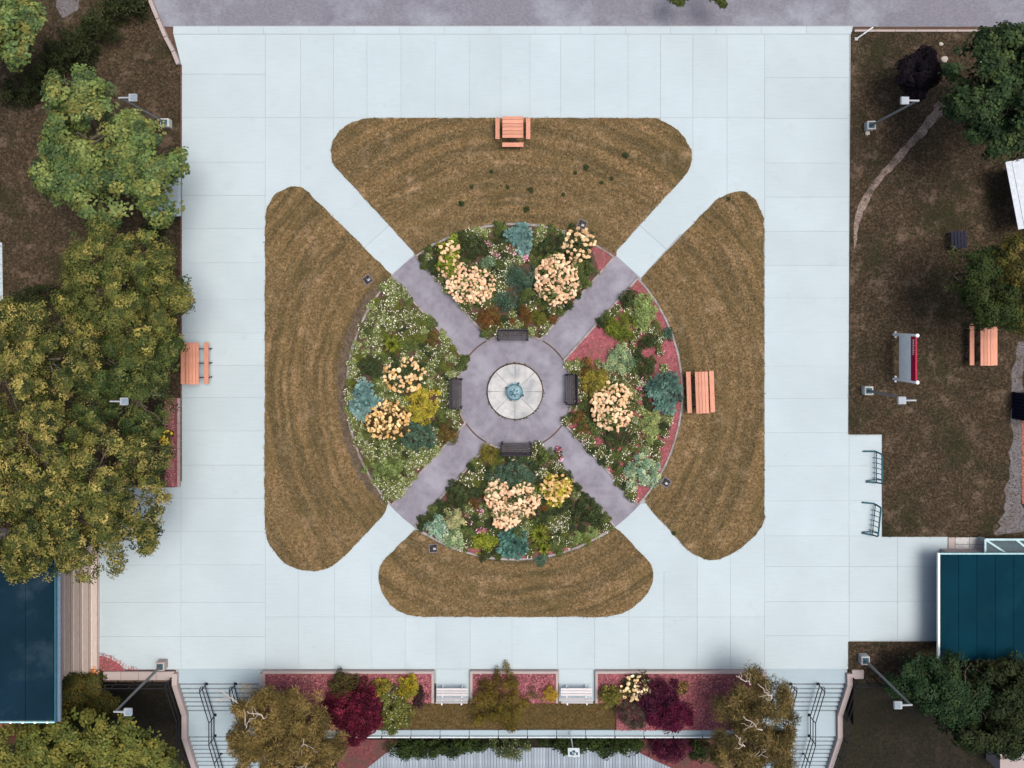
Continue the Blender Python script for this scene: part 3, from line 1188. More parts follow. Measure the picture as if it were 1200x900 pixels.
def hydrangea(name, label, px, py, rx, ry, h, heads, hr, pal, seed, lpal=GREEN, pointed=0.5, inner=False, lobes=None):
    t = shrub(name, label, px, py, rx * 0.98, ry * 0.98, h, lpal, seed, ck=0.17, per=22, leaf=(0.09, 0.15), wid=(0.06, 0.09), dens=1.0, cat='hydrangea')
    rng = random.Random(seed + 5)
    pts = []
    tries = 0
    heads = int(heads * 1.35)
    hr = hr * .88
    mind = hr * 1.38
    while len(pts) < heads and tries < heads * 120:
        tries += 1
        th = rng.random() * 2 * PI
        u_ = math.sqrt(rng.random())
        x, y = math.cos(th) * u_ * rx * M, math.sin(th) * u_ * ry * M
        if lobes and not any((x / M - a) ** 2 + (y / M + b) ** 2 < c * c for a, b, c in lobes):
            continue
        if all((x - q[0]) ** 2 + (y - q[1]) ** 2 > mind * mind for q in pts):
            z = h * math.sqrt(max(0.05, 1 - 0.8 * u_ * u_)) + 0.03
            pts.append((x, y, z, hr * rng.uniform(0.8, 1.25)))
    o = link('flower_heads', blob_mesh('flower_heads', PETAL, [(a_, b_, c_, d_ * 1.1) for a_, b_, c_, d_ in pts], pal, seed, 0.8, pointed), t)
    o['kind'] = 'stuff'
    return t


def hosta(name, label, px, py, rx, ry, h, pal, seed, nros=9, leafL=(0.16, 0.26), cat='hosta'):
    """mound of broad overlapping leaves in rosettes"""
    base = P(px, py, 0.06 + h * .5)
    base.z = 0.06
    t = thing(name, label, cat, base)
    rng = np.random.default_rng(seed)
    B, A, N, Ls, Ws, C = [], [], [], [], [], []
    for r_ in range(nros):
        th = rng.random() * 2 * PI
        u_ = math.sqrt(rng.random()) * 0.75
        cx, cy = math.cos(th) * u_ * rx * M, math.sin(th) * u_ * ry * M
        cz = h * (1 - 0.5 * u_ * u_)
        cc = pick_cols(rng, pal, 1, 0.15)[0]
        nl = 26
        for i in range(nl):
            a = i * 2.399 + rng.normal() * .2
            t_ = (i + 1) / nl
            el_ = 1.0 - 1.25 * t_
            d = np.array([math.cos(a) * math.cos(el_), math.sin(a) * math.cos(el_), math.sin(el_)])
            nrm = np.array([-math.cos(a) * math.sin(el_), -math.sin(a) * math.sin(el_), math.cos(el_)])
            B.append(np.array([cx, cy, cz * (0.85 - .35 * t_)]) + d * 0.05 * (1 + 3 * t_))
            A.append(d)
            N.append(nrm + rng.normal(size=3) * .2)
            ln = rng.uniform(*leafL)
            Ls.append(ln)
            Ws.append(ln * rng.uniform(.55, .75))
            C.append(cc * (1 + .18 * rng.normal()))
    A = unit(np.array(A))
    N = np.array(N)
    N = unit(N - A * np.sum(A * N, axis=1, keepdims=True))
    me = leaf_mesh('foliage', LEAF, np.array(B), A, N, np.array(Ls), np.array(Ws), np.array(C).clip(0.005, 1), 0.18)
    link('foliage', me, t)
    stems(t, rx * M, ry * M, h, 5, seed)
    return t


def daylily(name, label, px, py, r, h, pal, seed, n=130, cat='daylily'):
    """fountain of narrow arching leaves"""
    base = P(px, py, 0.06 + h * .5)
    base.z = 0.06
    t = thing(name, label, cat, base)
    rng = np.random.default_rng(seed)
    B, A, N, Ls, C = [], [], [], [], []
    R = r * M
    for i in range(n):
        a = rng.random() * 2 * PI
        reach = R * rng.uniform(.5, 1.05)
        c = pick_cols(rng, pal, 1, .2)[0]
        prev = np.array([math.cos(a) * .03, math.sin(a) * .03, 0.0])
        for s in (0.35, 0.7, 1.0):
            q = np.array([math.cos(a) * reach * s, math.sin(a) * reach * s, h * (1 - (1.35 * s - .75) ** 2 / .6) + rng.normal() * .02])
            d = q - prev
            ln = np.linalg.norm(d)
            d = d / ln
            B.append(prev)
            A.append(d)
            N.append(np.array([-math.cos(a) * d[2], -math.sin(a) * d[2], max(.2, math.hypot(d[0], d[1]))]))
            Ls.append(ln * 1.25)
            C.append(c)
            prev = q
    A = np.array(A)
    N = np.array(N)
    N = unit(N - A * np.sum(A * N, axis=1, keepdims=True))
    me = leaf_mesh('foliage', LEAF, np.array(B), A, N, np.array(Ls), np.full(len(B), .035), np.array(C).clip(0.005, 1), .2)
    link('foliage', me, t)
    mb = MB()
    mb.lathe((0, 0, -0.03), [(0.05, 0), (0.06, 0.03), (0.03, 0.10)], 8)
    mb.build('crown_base', STEM, t)
    return t


# --- north bed
MAJ = {'n': [], 'w': [], 's': [], 'e': []}


def reg(b, px, py, rx, ry):
    MAJ[b].append((px, py, rx, ry))


def add(b, fn, name, label, px, py, rx, ry, *a, **k):
    reg(b, px, py, rx, ry)
    return fn(name, label, px, py, rx, ry, *a, **k)


add('n', hydrangea, 'hydrangea', 'dense cream hydrangea wider than tall beside the lavender path with white bloom edging', 552, 335, 28, 22, 0.75, 95, 0.088, PEACH, 11)
add('n', hydrangea, 'hydrangea', 'tall round cream hydrangea with a dark gap, beside the grey drain frame bed corner', 653, 328, 26, 29, 0.8, 105, 0.088, PEACH, 12)
add('n', hydrangea, 'hydrangea', 'loose cream hydrangea over green leaves next to the red mulch corner and drain', 676, 286, 21, 20, 0.6, 30, 0.10, CREAM, 13, lpal=DKGREEN)
add('n', hydrangea, 'hydrangea', 'sparse pale yellow hydrangea with lime leaves above the dense wide cream hydrangea', 526, 302, 15, 25, 0.55, 19, 0.10, CREAM, 14, lpal=LIME)
add('n', hosta, 'hosta', 'blue green broad leaved hosta at the lawn rim behind pink flowers', 610, 274, 19, 13, 0.45, TEAL, 15, 11)
add('n', hosta, 'hosta', 'small blue green hosta clump running down beside pink flowers', 617, 291, 10, 11, 0.4, TEAL, 16, 6)
add('n', shrub, 'fern', 'dark green feathery fern between the two round cream hydrangeas', 612, 325, 21, 19, 0.5, SEAG, 17, ck=0.14, leaf=(0.08, 0.14), wid=(0.02, 0.035), cat='fern')
add('n', hosta, 'hosta', 'sea green leafy clump just below the dark feathery fern', 595, 352, 15, 16, 0.4, SEAG, 18, 9, (0.10, 0.17))
add('n', shrub, 'spirea', 'rust brown low shrub at the tip below the dense wide cream hydrangea', 573, 372, 15, 16, 0.4, RUST, 19, ck=0.10, leaf=(0.04, 0.07), wid=(0.02, 0.035))
add('n', shrub, 'spirea', 'narrow rust brown shrub next to a lime green shrub by the bench', 616, 369, 9, 13, 0.4, RUST, 20, ck=0.10, leaf=(0.04, 0.07), wid=(0.02, 0.035))
add('n', shrub, 'spirea', 'lime green low shrub beside the narrow rust brown shrub', 631, 371, 10, 12, 0.38, [(0.10, 0.11, 0.02), (0.14, 0.14, 0.03)], 21, ck=0.10, leaf=(0.05, 0.08), wid=(0.02, 0.04))
add('n', shrub, 'shrub', 'mid green shrub at the right of the tall round cream hydrangea', 685, 322, 14, 17, 0.5, GREEN, 22)
add('n', shrub, 'shrub', 'dark green mound above the tall round cream hydrangea', 648, 288, 17, 15, 0.5, DKGREEN, 23)
add('n', shrub, 'shrub', 'dark green mound among white flowers beside the sparse yellow hydrangea', 556, 290, 20, 15, 0.45, DKGREEN, 24)
add('n', shrub, 'shrub', 'grey green shrub between white flower clumps and pink flowers', 571, 307, 13, 8, 0.45, [(0.10, 0.16, 0.09), (0.15, 0.21, 0.12)], 25)
# --- west bed
add('w', hosta, 'hosta', 'large turquoise hosta mound against the bed rim', 427, 468, 18, 25, 0.5, TEAL, 31, 16)
add('w', hydrangea, 'hydrangea', 'open cream yellow hydrangea above a gold one and beside a yellow shrub', 474, 440, 24, 20, 0.7, 44, 0.092, YCREAM + CREAM, 32, lpal=DKGREEN)
add('w', hydrangea, 'hydrangea', 'golden tan hydrangea next to the large turquoise hosta', 455, 493, 26, 23, 0.65, 75, 0.080, YCREAM, 33, lpal=[(0.10, 0.06, 0.02), (0.06, 0.05, 0.02)])
add('w', shrub, 'shrub', 'bright yellow green rounded shrub beside the golden tan hydrangea', 496, 475, 20, 22, 0.65, YELLOW, 34, ck=0.13, leaf=(0.06, 0.10))
add('w', shrub, 'shrub', 'dark blue green shrub under the bright yellow green shrub', 490, 512, 22, 18, 0.5, SEAG, 35)
add('w', daylily, 'daylily', 'bright lime daylily fountain amid white groundcover', 459, 404, 13, 0.45, LIME, 36) if False else (reg('w', 459, 404, 12, 12), daylily('daylily', 'bright lime daylily fountain amid white groundcover', 459, 404, 13, 0.45, LIME, 36))
add('w', shrub, 'shrub', 'dark green shrub between the daylily and the large turquoise hosta', 434, 430, 18, 14, 0.45, DKGREEN, 37)
add('w', shrub, 'spirea', 'rust tinted low shrub by the bench end, dark shrub behind', 524, 508, 13, 16, 0.35, RUST + GREEN, 38, ck=0.10, leaf=(0.04, 0.07), wid=(0.02, 0.035))
add('w', shrub, 'spirea', 'rust and green low shrub on the path edge amid white groundcover', 506, 395, 9, 14, 0.3, RUST + GREEN, 39, ck=0.10, leaf=(0.04, 0.07), wid=(0.02, 0.035))
add('w', shrub, 'shrub', 'broad light green groundcover mound at the lower tip of the bed', 455, 550, 25, 16, 0.35, PALEG + GREEN, 40, ck=0.11, leaf=(0.05, 0.08))
# --- south bed
add('s', hydrangea, 'hydrangea', 'cream hydrangea mass shaped like a heart', 599, 590, 34, 30, 0.8, 120, 0.085, PEACH, 51, pointed=0.8, lobes=[(-16, -11, 17), (13, -5, 19), (-5, 10, 18), (-8, 18, 12)])
add('s', shrub, 'shrub', 'dark sea green clipped ball above the heart shaped hydrangea', 602, 556, 27, 18, 0.6, SEAG, 52, ck=0.12, leaf=(0.05, 0.08), wid=(0.025, 0.04))
add('s', hydrangea, 'hydrangea', 'yellow plumed hydrangea to the right of the heart shaped one', 652, 573, 17, 19, 0.6, 36, 0.08, YCREAM, 53, lpal=YELLOW, pointed=1.0)
add('s', shrub, 'shrub', 'cream variegated shrub behind pink flowers near the path corner', 534, 607, 14, 13, 0.5, [(0.40, 0.38, 0.20), (0.26, 0.28, 0.13), (0.16, 0.19, 0.08)], 54)
add('s', shrub, 'shrub', 'pale blue green variegated shrub at the bed corner by the path', 514, 619, 15, 15, 0.45, VARIEB, 55)
add('s', shrub, 'shrub', 'pale variegated shrub touching the curved edging and pink flowers', 532, 632, 13, 12, 0.45, VARIE, 56)
add('s', hosta, 'hosta', 'blue green hosta below the heart shaped hydrangea', 600, 637, 22, 19, 0.45, [(0.09, 0.21, 0.17), (0.13, 0.28, 0.23), (0.07, 0.16, 0.13)], 57, 15)
reg('s', 632, 626, 13, 13)
daylily('daylily', 'yellow green daylily fountain right of the blue green hosta', 632, 626, 14, 0.45, LIME, 58)
reg('s', 636, 644, 9, 9)
daylily('daylily', 'small lime daylily touching the curved edging and mulch', 637, 643, 9, 0.35, LIME, 59, 80)
add('s', shrub, 'shrub', 'lime yellow shrub between pink flowers and the blue green hosta', 567, 636, 14, 13, 0.4, LIME, 60)
add('s', shrub, 'shrub', 'round pale green mound on the mulch strip', 676, 630, 10, 10, 0.35, PALEG, 61, ck=0.09, leaf=(0.035, 0.055), wid=(0.02, 0.03))
add('s', shrub, 'shrub', 'flatter pale green mound near the bed corner and path', 695, 624, 10, 8, 0.3, PALEG, 62, ck=0.09, leaf=(0.035, 0.055), wid=(0.02, 0.03))
add('s', shrub, 'shrub', 'dark green shrub dotted with white near the bed corner', 687, 601, 22, 16, 0.45, DKGREEN, 63)
add('s', shrub, 'shrub', 'olive green shrub at the bench end of the bed', 573, 533, 11, 12, 0.4, [(0.11, 0.10, 0.02), (0.16, 0.14, 0.03)], 64)
add('s', shrub, 'shrub', 'dark green shrub between the path and the cream variegated shrub', 540, 580, 18, 17, 0.45, DKGREEN, 65)
add('s', shrub, 'shrub', 'dark blue green plant breaking over the curved edging', 633, 655, 8, 7, 0.3, SEAG, 66)
add('s', shrub, 'shrub', 'mid green shrub by the bench and the white edged path', 640, 535, 16, 10, 0.4, GREEN, 67)
# --- east bed
add('e', shrub, 'shrub', 'upright light green shrub at the upper bed tip', 755, 365, 15, 22, 0.6, PALEG, 71, ck=0.12)
add('e', shrub, 'fern', 'wide yellow green fern on red mulch', 727, 383, 21, 17, 0.5, [(0.11, 0.14, 0.02), (0.16, 0.19, 0.03), (0.08, 0.10, 0.02)], 72, leaf=(0.09, 0.15), wid=(0.02, 0.03), cat='fern')
add('e', shrub, 'shrub', 'white variegated shrub between red mulch and the olive yellow shrub', 726, 423, 18, 18, 0.5, VARIE, 73)
add('e', shrub, 'shrub', 'olive yellow shrub behind the cream hydrangea', 700, 452, 17, 23, 0.6, [(0.19, 0.17, 0.03), (0.27, 0.22, 0.04), (0.12, 0.12, 0.03)], 74)
add('e', hydrangea, 'hydrangea', 'cream plumed hydrangea facing the bench across from red mulch', 717, 476, 26, 28, 0.75, 95, 0.085, PEACH + CREAM, 75, pointed=0.7)
add('e', hosta, 'hosta', 'big dusty teal hosta close to the narrow picnic table', 778, 460, 21, 28, 0.6, [(0.10, 0.19, 0.155), (0.14, 0.245, 0.20), (0.07, 0.14, 0.115)], 76, 20)
add('e', shrub, 'shrub', 'lime cream shrub below the big dusty teal hosta', 761, 499, 15, 20, 0.5, [(0.22, 0.27, 0.10), (0.32, 0.34, 0.13), (0.14, 0.19, 0.07)], 77)
add('e', shrub, 'shrub', 'large pale mint shrub at the lower bed tip', 752, 552, 22, 22, 0.6, VARIEB + VARIE, 78)
add('e', shrub, 'shrub', 'small dark plant sitting on open red mulch', 759, 402, 11, 10, 0.35, DKGREEN, 79)
add('e', shrub, 'shrub', 'tiny dark green plant against the curved edging on mulch', 783, 391, 7, 8, 0.3, SEAG, 80)
add('e', shrub, 'spirea', 'rust olive low shrub by the inner circle and mulch', 687, 431, 11, 11, 0.35, RUST + GREEN, 81, ck=0.10, leaf=(0.04, 0.07))
add('e', shrub, 'spirea', 'rust olive low shrub below the cream plumed hydrangea', 681, 495, 10, 15, 0.3, RUST + GREEN, 82, ck=0.10, leaf=(0.04, 0.07))
add('e', shrub, 'shrub', 'dark green mound below the cream plumed hydrangea', 722, 513, 20, 16, 0.4, DKGREEN, 83)
add('e', shrub, 'shrub', 'dark green shrub left of the upright light green shrub', 738, 350, 12, 11, 0.4, DKGREEN, 84)
add('e', shrub, 'shrub', 'dark green mound between white variegated shrub and teal hosta', 757, 430, 14, 14, 0.4, DKGREEN, 85)

# --- small fillers, copied
def filler_proto(name, lpal, fpal, seed, r=0.24, h=0.2, nf=18, fr=0.02, leaf=(0.04, 0.075), wid=(0.02, 0.04)):
    t = thing(name, 'x', 'flower', (0, 0, -30))
    rng = np.random.default_rng(seed)
    cl = dome_clumps(rng, r, r, h, 0.085, 1.0)
    link('foliage', clump_leaves('foliage', LEAF, cl, 20, leaf, wid, [tuple(1.12 * v for v in c) for c in lpal], seed, up=.55), t)
    if fpal:
        pts = []
        for i in range(nf):
            a = rng.random() * 2 * PI
            u_ = math.sqrt(rng.random())
            pts.append((math.cos(a) * u_ * r, math.sin(a) * u_ * r, h * math.sqrt(1 - .7 * u_ * u_) + 0.05 + 0.05 * rng.random(), fr * rng.uniform(.7, 1.5)))
        o = link('blossoms', blob_mesh('blossoms', PETAL, pts, fpal, seed, .6, 0, 1), t)
        o['kind'] = 'stuff'
    return t


MIXG = [(0.10, 0.12, 0.035), (0.16, 0.17, 0.06), (0.06, 0.075, 0.025)]
FILL = {
    'white': [filler_proto('white_flower', MIXG, WHITEP, 200 + i, nf=13, fr=0.021) for i in range(4)],
    'pale': [filler_proto('pale_groundcover', [(0.16, 0.21, 0.065), (0.25, 0.30, 0.115), (0.10, 0.14, 0.045), (0.19, 0.20, 0.06)], WHITEP, 210 + i, nf=15, fr=0.017) for i in range(4)],
    'green': [filler_proto('leafy_groundcover', GREEN, None, 220 + i, leaf=(0.06, 0.1), wid=(0.03, 0.05)) for i in range(3)],
    'dark': [filler_proto('dark_groundcover', DKGREEN, None, 230 + i, leaf=(0.06, 0.1), wid=(0.03, 0.05)) for i in range(3)],
    'lime': [filler_proto('lime_groundcover', [(0.13, 0.15, 0.03), (0.10, 0.12, 0.025)], None, 240 + i) for i in range(2)],
    'rust': [filler_proto('rusty_groundcover', RUST, None, 250 + i) for i in range(2)],
    'pink': [filler_proto('pink_flower', DKGREEN, PINKP, 260 + i, nf=16, fr=0.035) for i in range(2)],
    'yellow': [filler_proto('yellow_flower', GREEN, [(0.75, 0.5, 0.05), (0.8, 0.62, 0.1)], 270, nf=20, fr=0.045)],
    'orange': [filler_proto('orange_flower', GREEN, [(0.8, 0.25, 0.06), (0.85, 0.4, 0.2)], 271, r=.2, nf=20, fr=0.05)],
}
FDESC = {'white': ('clump of small white flowers', 'flower'), 'pale': ('pale speckled groundcover clump', 'groundcover'), 'green': ('plain green leafy clump', 'groundcover'), 'dark': ('dark green leafy clump', 'groundcover'), 'lime': ('yellow green leafy clump', 'groundcover'), 'rust': ('rust brown leafy clump', 'groundcover'), 'pink': ('clump of pink flowers', 'flower'), 'yellow': ('clump of yellow flowers', 'flower'), 'orange': ('clump of orange flowers', 'flower')}
USED = set()


def put(kind, px, py, where, sc=1.0, z0=0.06):
    pr = rnd.choice(FILL[kind])
    lab = FDESC[kind][0] + ' in ' + where
    grp = FDESC[kind][0].replace('clump', 'clumps', 1) + ' in ' + where
    p = P(px, py, z0 + .1)
    p.z = z0
    if pr.name not in USED:
        USED.add(pr.name)
        pr.location = p
        pr.rotation_euler = (0, 0, rnd.random() * 6.28)
        pr.scale = (sc,) * 3
        pr['label'] = lab
        pr['group'] = grp
        pr['category'] = FDESC[kind][1]
        return pr
    return copy_tree(pr, p, rnd.random() * 6.28, sc, lab, grp)


for px, py, n_, sp in ((577, 287, 3, 5), (597, 293, 5, 8), (592, 303, 3, 6), (604, 302, 3, 7)):
    for i in range(n_):
        put('pink' if i % 3 else 'white', px + rnd.gauss(0, sp), py + rnd.gauss(0, sp), BDESC['n'], 0.8)
for px, py, n_, sp in ((551, 606, 4, 5), (561, 624, 3, 4), (655, 528, 2, 4), (647, 543, 1, 2)):
    for i in range(n_):
        put('pink', px + rnd.gauss(0, sp), py + rnd.gauss(0, sp), BDESC['s'], 0.75)
for px, py, n_, sp in ((654, 616, 7, 6), (633, 555, 3, 3), (601, 534, 3, 3)):
    for i in range(n_):
        put('white', px + rnd.gauss(0, sp), py + rnd.gauss(0, sp), BDESC['s'], 0.85)
for px, py, n_, sp in ((748, 444, 5, 6), (748, 425, 3, 6)):
    for i in range(n_):
        put('pink' if i % 2 else 'white', px + rnd.gauss(0, sp), py + rnd.gauss(0, sp), BDESC['e'], 0.75)

KIND_W = {'n': [('white', 5), ('pale', 3), ('green', 4), ('dark', 5), ('rust', .6)],
          'w': [('pale', 8), ('white', 5), ('green', 2.5), ('lime', 1), ('dark', 1)],
          's': [('white', 4), ('dark', 5), ('green', 4), ('lime', 1.2), ('pale', 1.2), ('rust', 1)],
          'e': [('white', 5), ('green', 2), ('dark', 2), ('pale', 2)]}
for b in 'nwse':
    poly = BEDS[b]
    xs = [p[0] for p in poly]
    ys = [p[1] for p in poly]
    got = []
    kinds = [k for k, w_ in KIND_W[b]]
    ws = [w_ for k, w_ in KIND_W[b]]
    for i in range(5000):
        q = (rnd.uniform(min(xs), max(xs)), rnd.uniform(min(ys), max(ys)))
        if not inside(q, poly):
            continue
        if any(((q[0] - a) / (c + 1)) ** 2 + ((q[1] - d) / (e + 1)) ** 2 < 0.9 for a, d, c, e in MAJ[b]):
            continue
        if any((q[0] - a) ** 2 + (q[1] - c) ** 2 < 7.0 ** 2 for a, c in got):
            continue
        r_ = math.hypot(q[0] - GC[0], q[1] - GC[1])
        if b == 'e' and (r_ > 184 or (q[0] < 722 and 380 < q[1] < 425) or (742 < q[0] and 392 < q[1] < 432 and rnd.random() < .85) or rnd.random() < .35):
            continue          # open mulch
        if b == 'n' and q[0] > 694 and q[1] > 282:
            continue
        if b == 's' and r_ > 187 and rnd.random() < .8:
            continue
        got.append(q)
        k = rnd.choices(kinds, ws)[0]
        if b == 'w' and q[1] > 520 and k == 'white':
            k = 'pale'
        put(k, q[0], q[1], BDESC[b], rnd.uniform(.8, 1.2))

# mulch showing at the rim of the north and south beds
for nm, pts, lab in (('n', [(690, 283), (722, 299), (703, 322), (696, 300)], 'triangle of bare red mulch beside the loose cream hydrangea'),
                     ('s', spline([(540, 640), (560, 650), (585, 654), (612, 655), (640, 651), (668, 643), (664, 638), (640, 644), (600, 646), (560, 641), (540, 636)], 3), 'strip of red mulch inside the curved edging')):
    mb = MB()
    mb.prism(clean(poly_px(pts)), 0.03, 0.068)
    tag(mb.build('mulch', MULCH), lab, 'mulch', kind='structure')

# ------------------------------------------------------------------ centre piece
cz = 0.012
cx, cy = P(603.5, 458.5).x, P(603.5, 458.5).y
t = thing('sculpture_plinth', 'round pale stone plinth of eight wedges at the centre of the garden', 'plinth', (cx, cy, cz))
for i in range(8):
    mb = MB()
    a0 = 2 * PI * i / 8 + 0.78 + 0.008
    a1 = 2 * PI * (i + 1) / 8 + 0.78 - 0.008
    mb.ring((0, 0), 0.12, 31.8 * M, 0.0, 0.17, a0, a1, 8)
    mb.build('stone_wedge', STONE, t)
mb = MB()
mb.lathe((0, 0, 0), [(0.115, 0), (0.115, 0.165)], 16)
mb.build('core', STONE, t)
mb = MB()
for i in range(70):
    a = rnd.random() * 2 * PI
    r_ = 33 * M + rnd.uniform(-.03, .05)
    mb.box((math.cos(a) * r_, math.sin(a) * r_, 0.02), (rnd.uniform(.03, .09), rnd.uniform(.02, .05), rnd.uniform(.02, .05)), a + 1.57)
o = mb.build('moss_fringe', plain('moss', (0.035, 0.04, 0.018), 0.95), t)
o['kind'] = 'stuff'
mb = MB()
mb.ring((0, 0), 31.8 * M, 33.4 * M, -0.002, 0.012, seg=48)
mb.build('joint_ring', SOIL, t)
t = thing('bronze_sculpture', 'small verdigris bronze fountain sculpture with a ring and four feet', 'sculpture', (cx - 0.02, cy + 0.0, cz + 0.172), 0.35)
mb = MB()
mb.lathe((0, 0, 0), [(0.40, 0), (0.42, 0.03), (0.34, 0.05), (0.18, 0.07)], 28)
mb.build('base_plate', VERD, t)
mb = MB()
for i in range(36):
    pass
pts = [(math.cos(2 * PI * i / 36) * 0.36, math.sin(2 * PI * i / 36) * 0.36, 0.30 + 0.05 * math.sin(4 * PI * i / 36)) for i in range(37)]
mb.tube(pts, 0.028, 6)
mb.build('ring', VERDD, t)
for i in range(4):
    a = PI / 4 + i * PI / 2
    mb = MB()
    mb.tube([(math.cos(a) * .42, math.sin(a) * .42, 0), (math.cos(a) * .40, math.sin(a) * .40, 0.2), (math.cos(a) * .36, math.sin(a) * .36, 0.33)], [0.06, 0.035, 0.05], 8)
    mb.build('foot', VERDD, t)
mb = MB()
mb.lathe((0, 0, 0.05), [(0.13, 0), (0.09, 0.15), (0.07, 0.35), (0.15, 0.5), (0.19, 0.56), (0.12, 0.60), (0.05, 0.72), (0.02, 0.76)], 18)
mb.build('stem', VERD, t)
mb = MB()
for i in range(6):
    a = i * PI / 3 + 0.3
    mb.tube([(0, 0, 0.55), (math.cos(a) * 0.13, math.sin(a) * 0.13, 0.70), (math.cos(a) * 0.21, math.sin(a) * 0.21, 0.62)], [0.03, 0.035, 0.012], 6)
mb.build('leaf_spray', VERDD, t)

# ------------------------------------------------------------------ park benches in the circle
def dark_bench(px, py, rz, label):
    p = P(px, py, 0.4)
    p.z = 0.012
    t = thing('park_bench', label, 'bench', p, rz, 'dark benches round the inner circle')
    for i in range(5):
        mb = MB()
        mb.box((0, 0, 0), (1.38, 0.07, 0.03))
        o = mb.build('seat_slat', DARKWOOD, t)
        o.location = (0, -0.16 + i * 0.088, 0.44 - (0.012 * abs(i - 2.5)))
    for i in range(4):
        mb = MB()
        mb.box((0, 0, 0), (1.38, 0.026, 0.075))
        o = mb.build('back_slat', DARKWOOD, t)
        o.location = (0, 0.255 + i * 0.022, 0.53 + i * 0.095)
        o.rotation_euler = (-0.22, 0, 0)
    for s in (-1, 1):
        mb = MB()
        mb.bar((s * .64, -.2, 0.0), (s * .64, -.17, 0.42), .05, .05)
        mb.bar((s * .64, .27, 0.0), (s * .64, .22, 0.42), .05, .05)
        mb.bar((s * .64, -.2, 0.405), (s * .64, .26, 0.405), .05, .04)
        mb.bar((s * .64, .235, 0.40), (s * .64, .35, 0.88), .05, .04)
        mb.build('leg_frame', BLACK, t)
        mb = MB()
        mb.tube([(s * .70, -.2, 0.42), (s * .70, -.22, 0.60), (s * .70, -.05, 0.645), (s * .70, .28, 0.64)], 0.022, 6)
        mb.build('armrest', BLACK, t)
    return t


dark_bench(601, 394, 0, 'dark slatted bench backing onto the bed with two round cream hydrangeas')
dark_bench(668, 456, -PI / 2, 'dark slatted bench backing onto the bed with bare red mulch')
dark_bench(605, 524, PI, 'dark slatted bench backing onto the bed with the heart shaped hydrangea')
dark_bench(536, 461, PI / 2, 'dark slatted bench backing onto the bed filled with white groundcover')

# ------------------------------------------------------------------ picnic tables
def picnic(px, py, rz, label, L_=1.92, wtop=0.62, square=False):
    p = P(px, py, 0.75)
    p.z = 0.03
    t = thing('picnic_table', label, 'picnic table', p, rz, 'salmon picnic tables')
    n = 4 if not square else 6
    ln = L_ if not square else 0.96
    w = wtop if not square else 1.0
    pw = w / n
    for i in range(n):
        mb = MB()
        mb.box((0, 0, 0), (ln, pw - 0.012, 0.04))
        o = mb.build('table_plank', WOOD, t, 0.004)
        o.location = (0, -w / 2 + pw * (i + .5), 0.73)
    if not square:
        for s in (-1, 1):
            mb = MB()
            mb.box((0, 0, 0), (ln, 0.21, 0.04))
            o = mb.build('bench_plank', WOOD, t, 0.004)
            o.location = (0, s * 0.535, 0.44)
        for x in (-.66, 0, .66):
            mb = MB()
            mb.bar((x, -.64, .40), (x, .64, .40), .05, .05)
            mb.bar((x, -.64, 0.02), (x, -.64, .42), .05, .05)
            mb.bar((x, .64, 0.02), (x, .64, .42), .05, .05)
            mb.bar((x, -.13, .40), (x, -.22, .70), .05, .05)
            mb.bar((x, .13, .40), (x, .22, .70), .05, .05)
            mb.bar((x, -.28, .69), (x, .28, .69), .05, .04)
            mb.build('leg', BLACK, t)
    else:
        for (bx, by, sx, sy) in ((-.71, 0, .2, .98), (.71, 0, .2, .98), (0, -.75, .98, .2)):
            mb = MB()
            if sx > sy:
                mb.box((0, 0, 0), (sx, sy, .04))
                o = mb.build('bench_plank', WOOD, t, 0.004)
            else:
                mb.box((0, 0, 0), (sy, sx, .04))
                o = mb.build('bench_plank', WOOD, t, 0.004)
                o.rotation_euler = (0, 0, PI / 2)
            o.location = (bx, by, 0.44)
            leg = MB()
            leg.bar((0, 0, .30), (bx, by, .40), .05, .05)
            leg.tube([(bx, by, 0), (bx, by, .42)], 0.03, 6)
            leg.build('leg', BLACK, t)
        leg = MB()
        leg.tube([(0, 0, 0), (0, 0, .72)], 0.06, 8)
        leg.bar((-.4, 0, .70), (.4, 0, .70), .06, .04)
        leg.bar((0, -.62, .69), (0, .4, .69), .06, .03)
        leg.build('pedestal', BLACK, t)
    return t


picnic(601, 149, 0, 'square salmon picnic table with three benches at the lawn edge', square=True)
picnic(822.5, 460, PI / 2 + 0.035, 'salmon picnic table on the dry lawn beside the big dusty teal hosta', wtop=0.60)
picnic(225.5, 426, PI / 2, 'salmon picnic table on the concrete under the yellow green trees', wtop=0.60)
picnic(1156.5, 404, PI / 2, 'salmon picnic table half under the dark tree near the gravel track', wtop=0.62)

EDGEDK = speckle('box_frame', (0.11, 0.095, 0.105), (0.18, 0.155, 0.165), 6, .9)
# ------------------------------------------------------------------ ground boxes
for px, py, rz, lab in ((431, 328, 0.65, 'square ground box in the lawn at the white groundcover bed'), (682, 263, -0.4, 'square ground box in the lawn behind the loose cream hydrangea'), (508, 642, 0.05, 'square ground box in the lawn at the pale blue green shrub'), (780, 565, -0.55, 'square ground box in the lawn by the large pale mint shrub')):
    p = P(px, py)
    p.z = 0.03
    t = thing('ground_box', lab, 'ground box', p, rz, 'ground boxes round the garden rim')
    s = .38
    for k in range(4):
        mb = MB()
        mb.box((0, s / 2, .03), (s - .05 if k % 2 else s + .05, .05, .06), 0)
        o = mb.build('frame_side', plain('box_frame%d' % k, (0.20, 0.17, 0.20), .7) if False else EDGEDK, t)
        o.rotation_euler = (0, 0, k * PI / 2)
    mb = MB()
    mb.box((0, 0, .012), (s - .05, s - .05, .02))
    mb.build('grate', BLACK, t)
    mb = MB()
    mb.box((.05, -.03, .035), (.13, .10, .03))
    mb.build('fitting', GREYST, t)

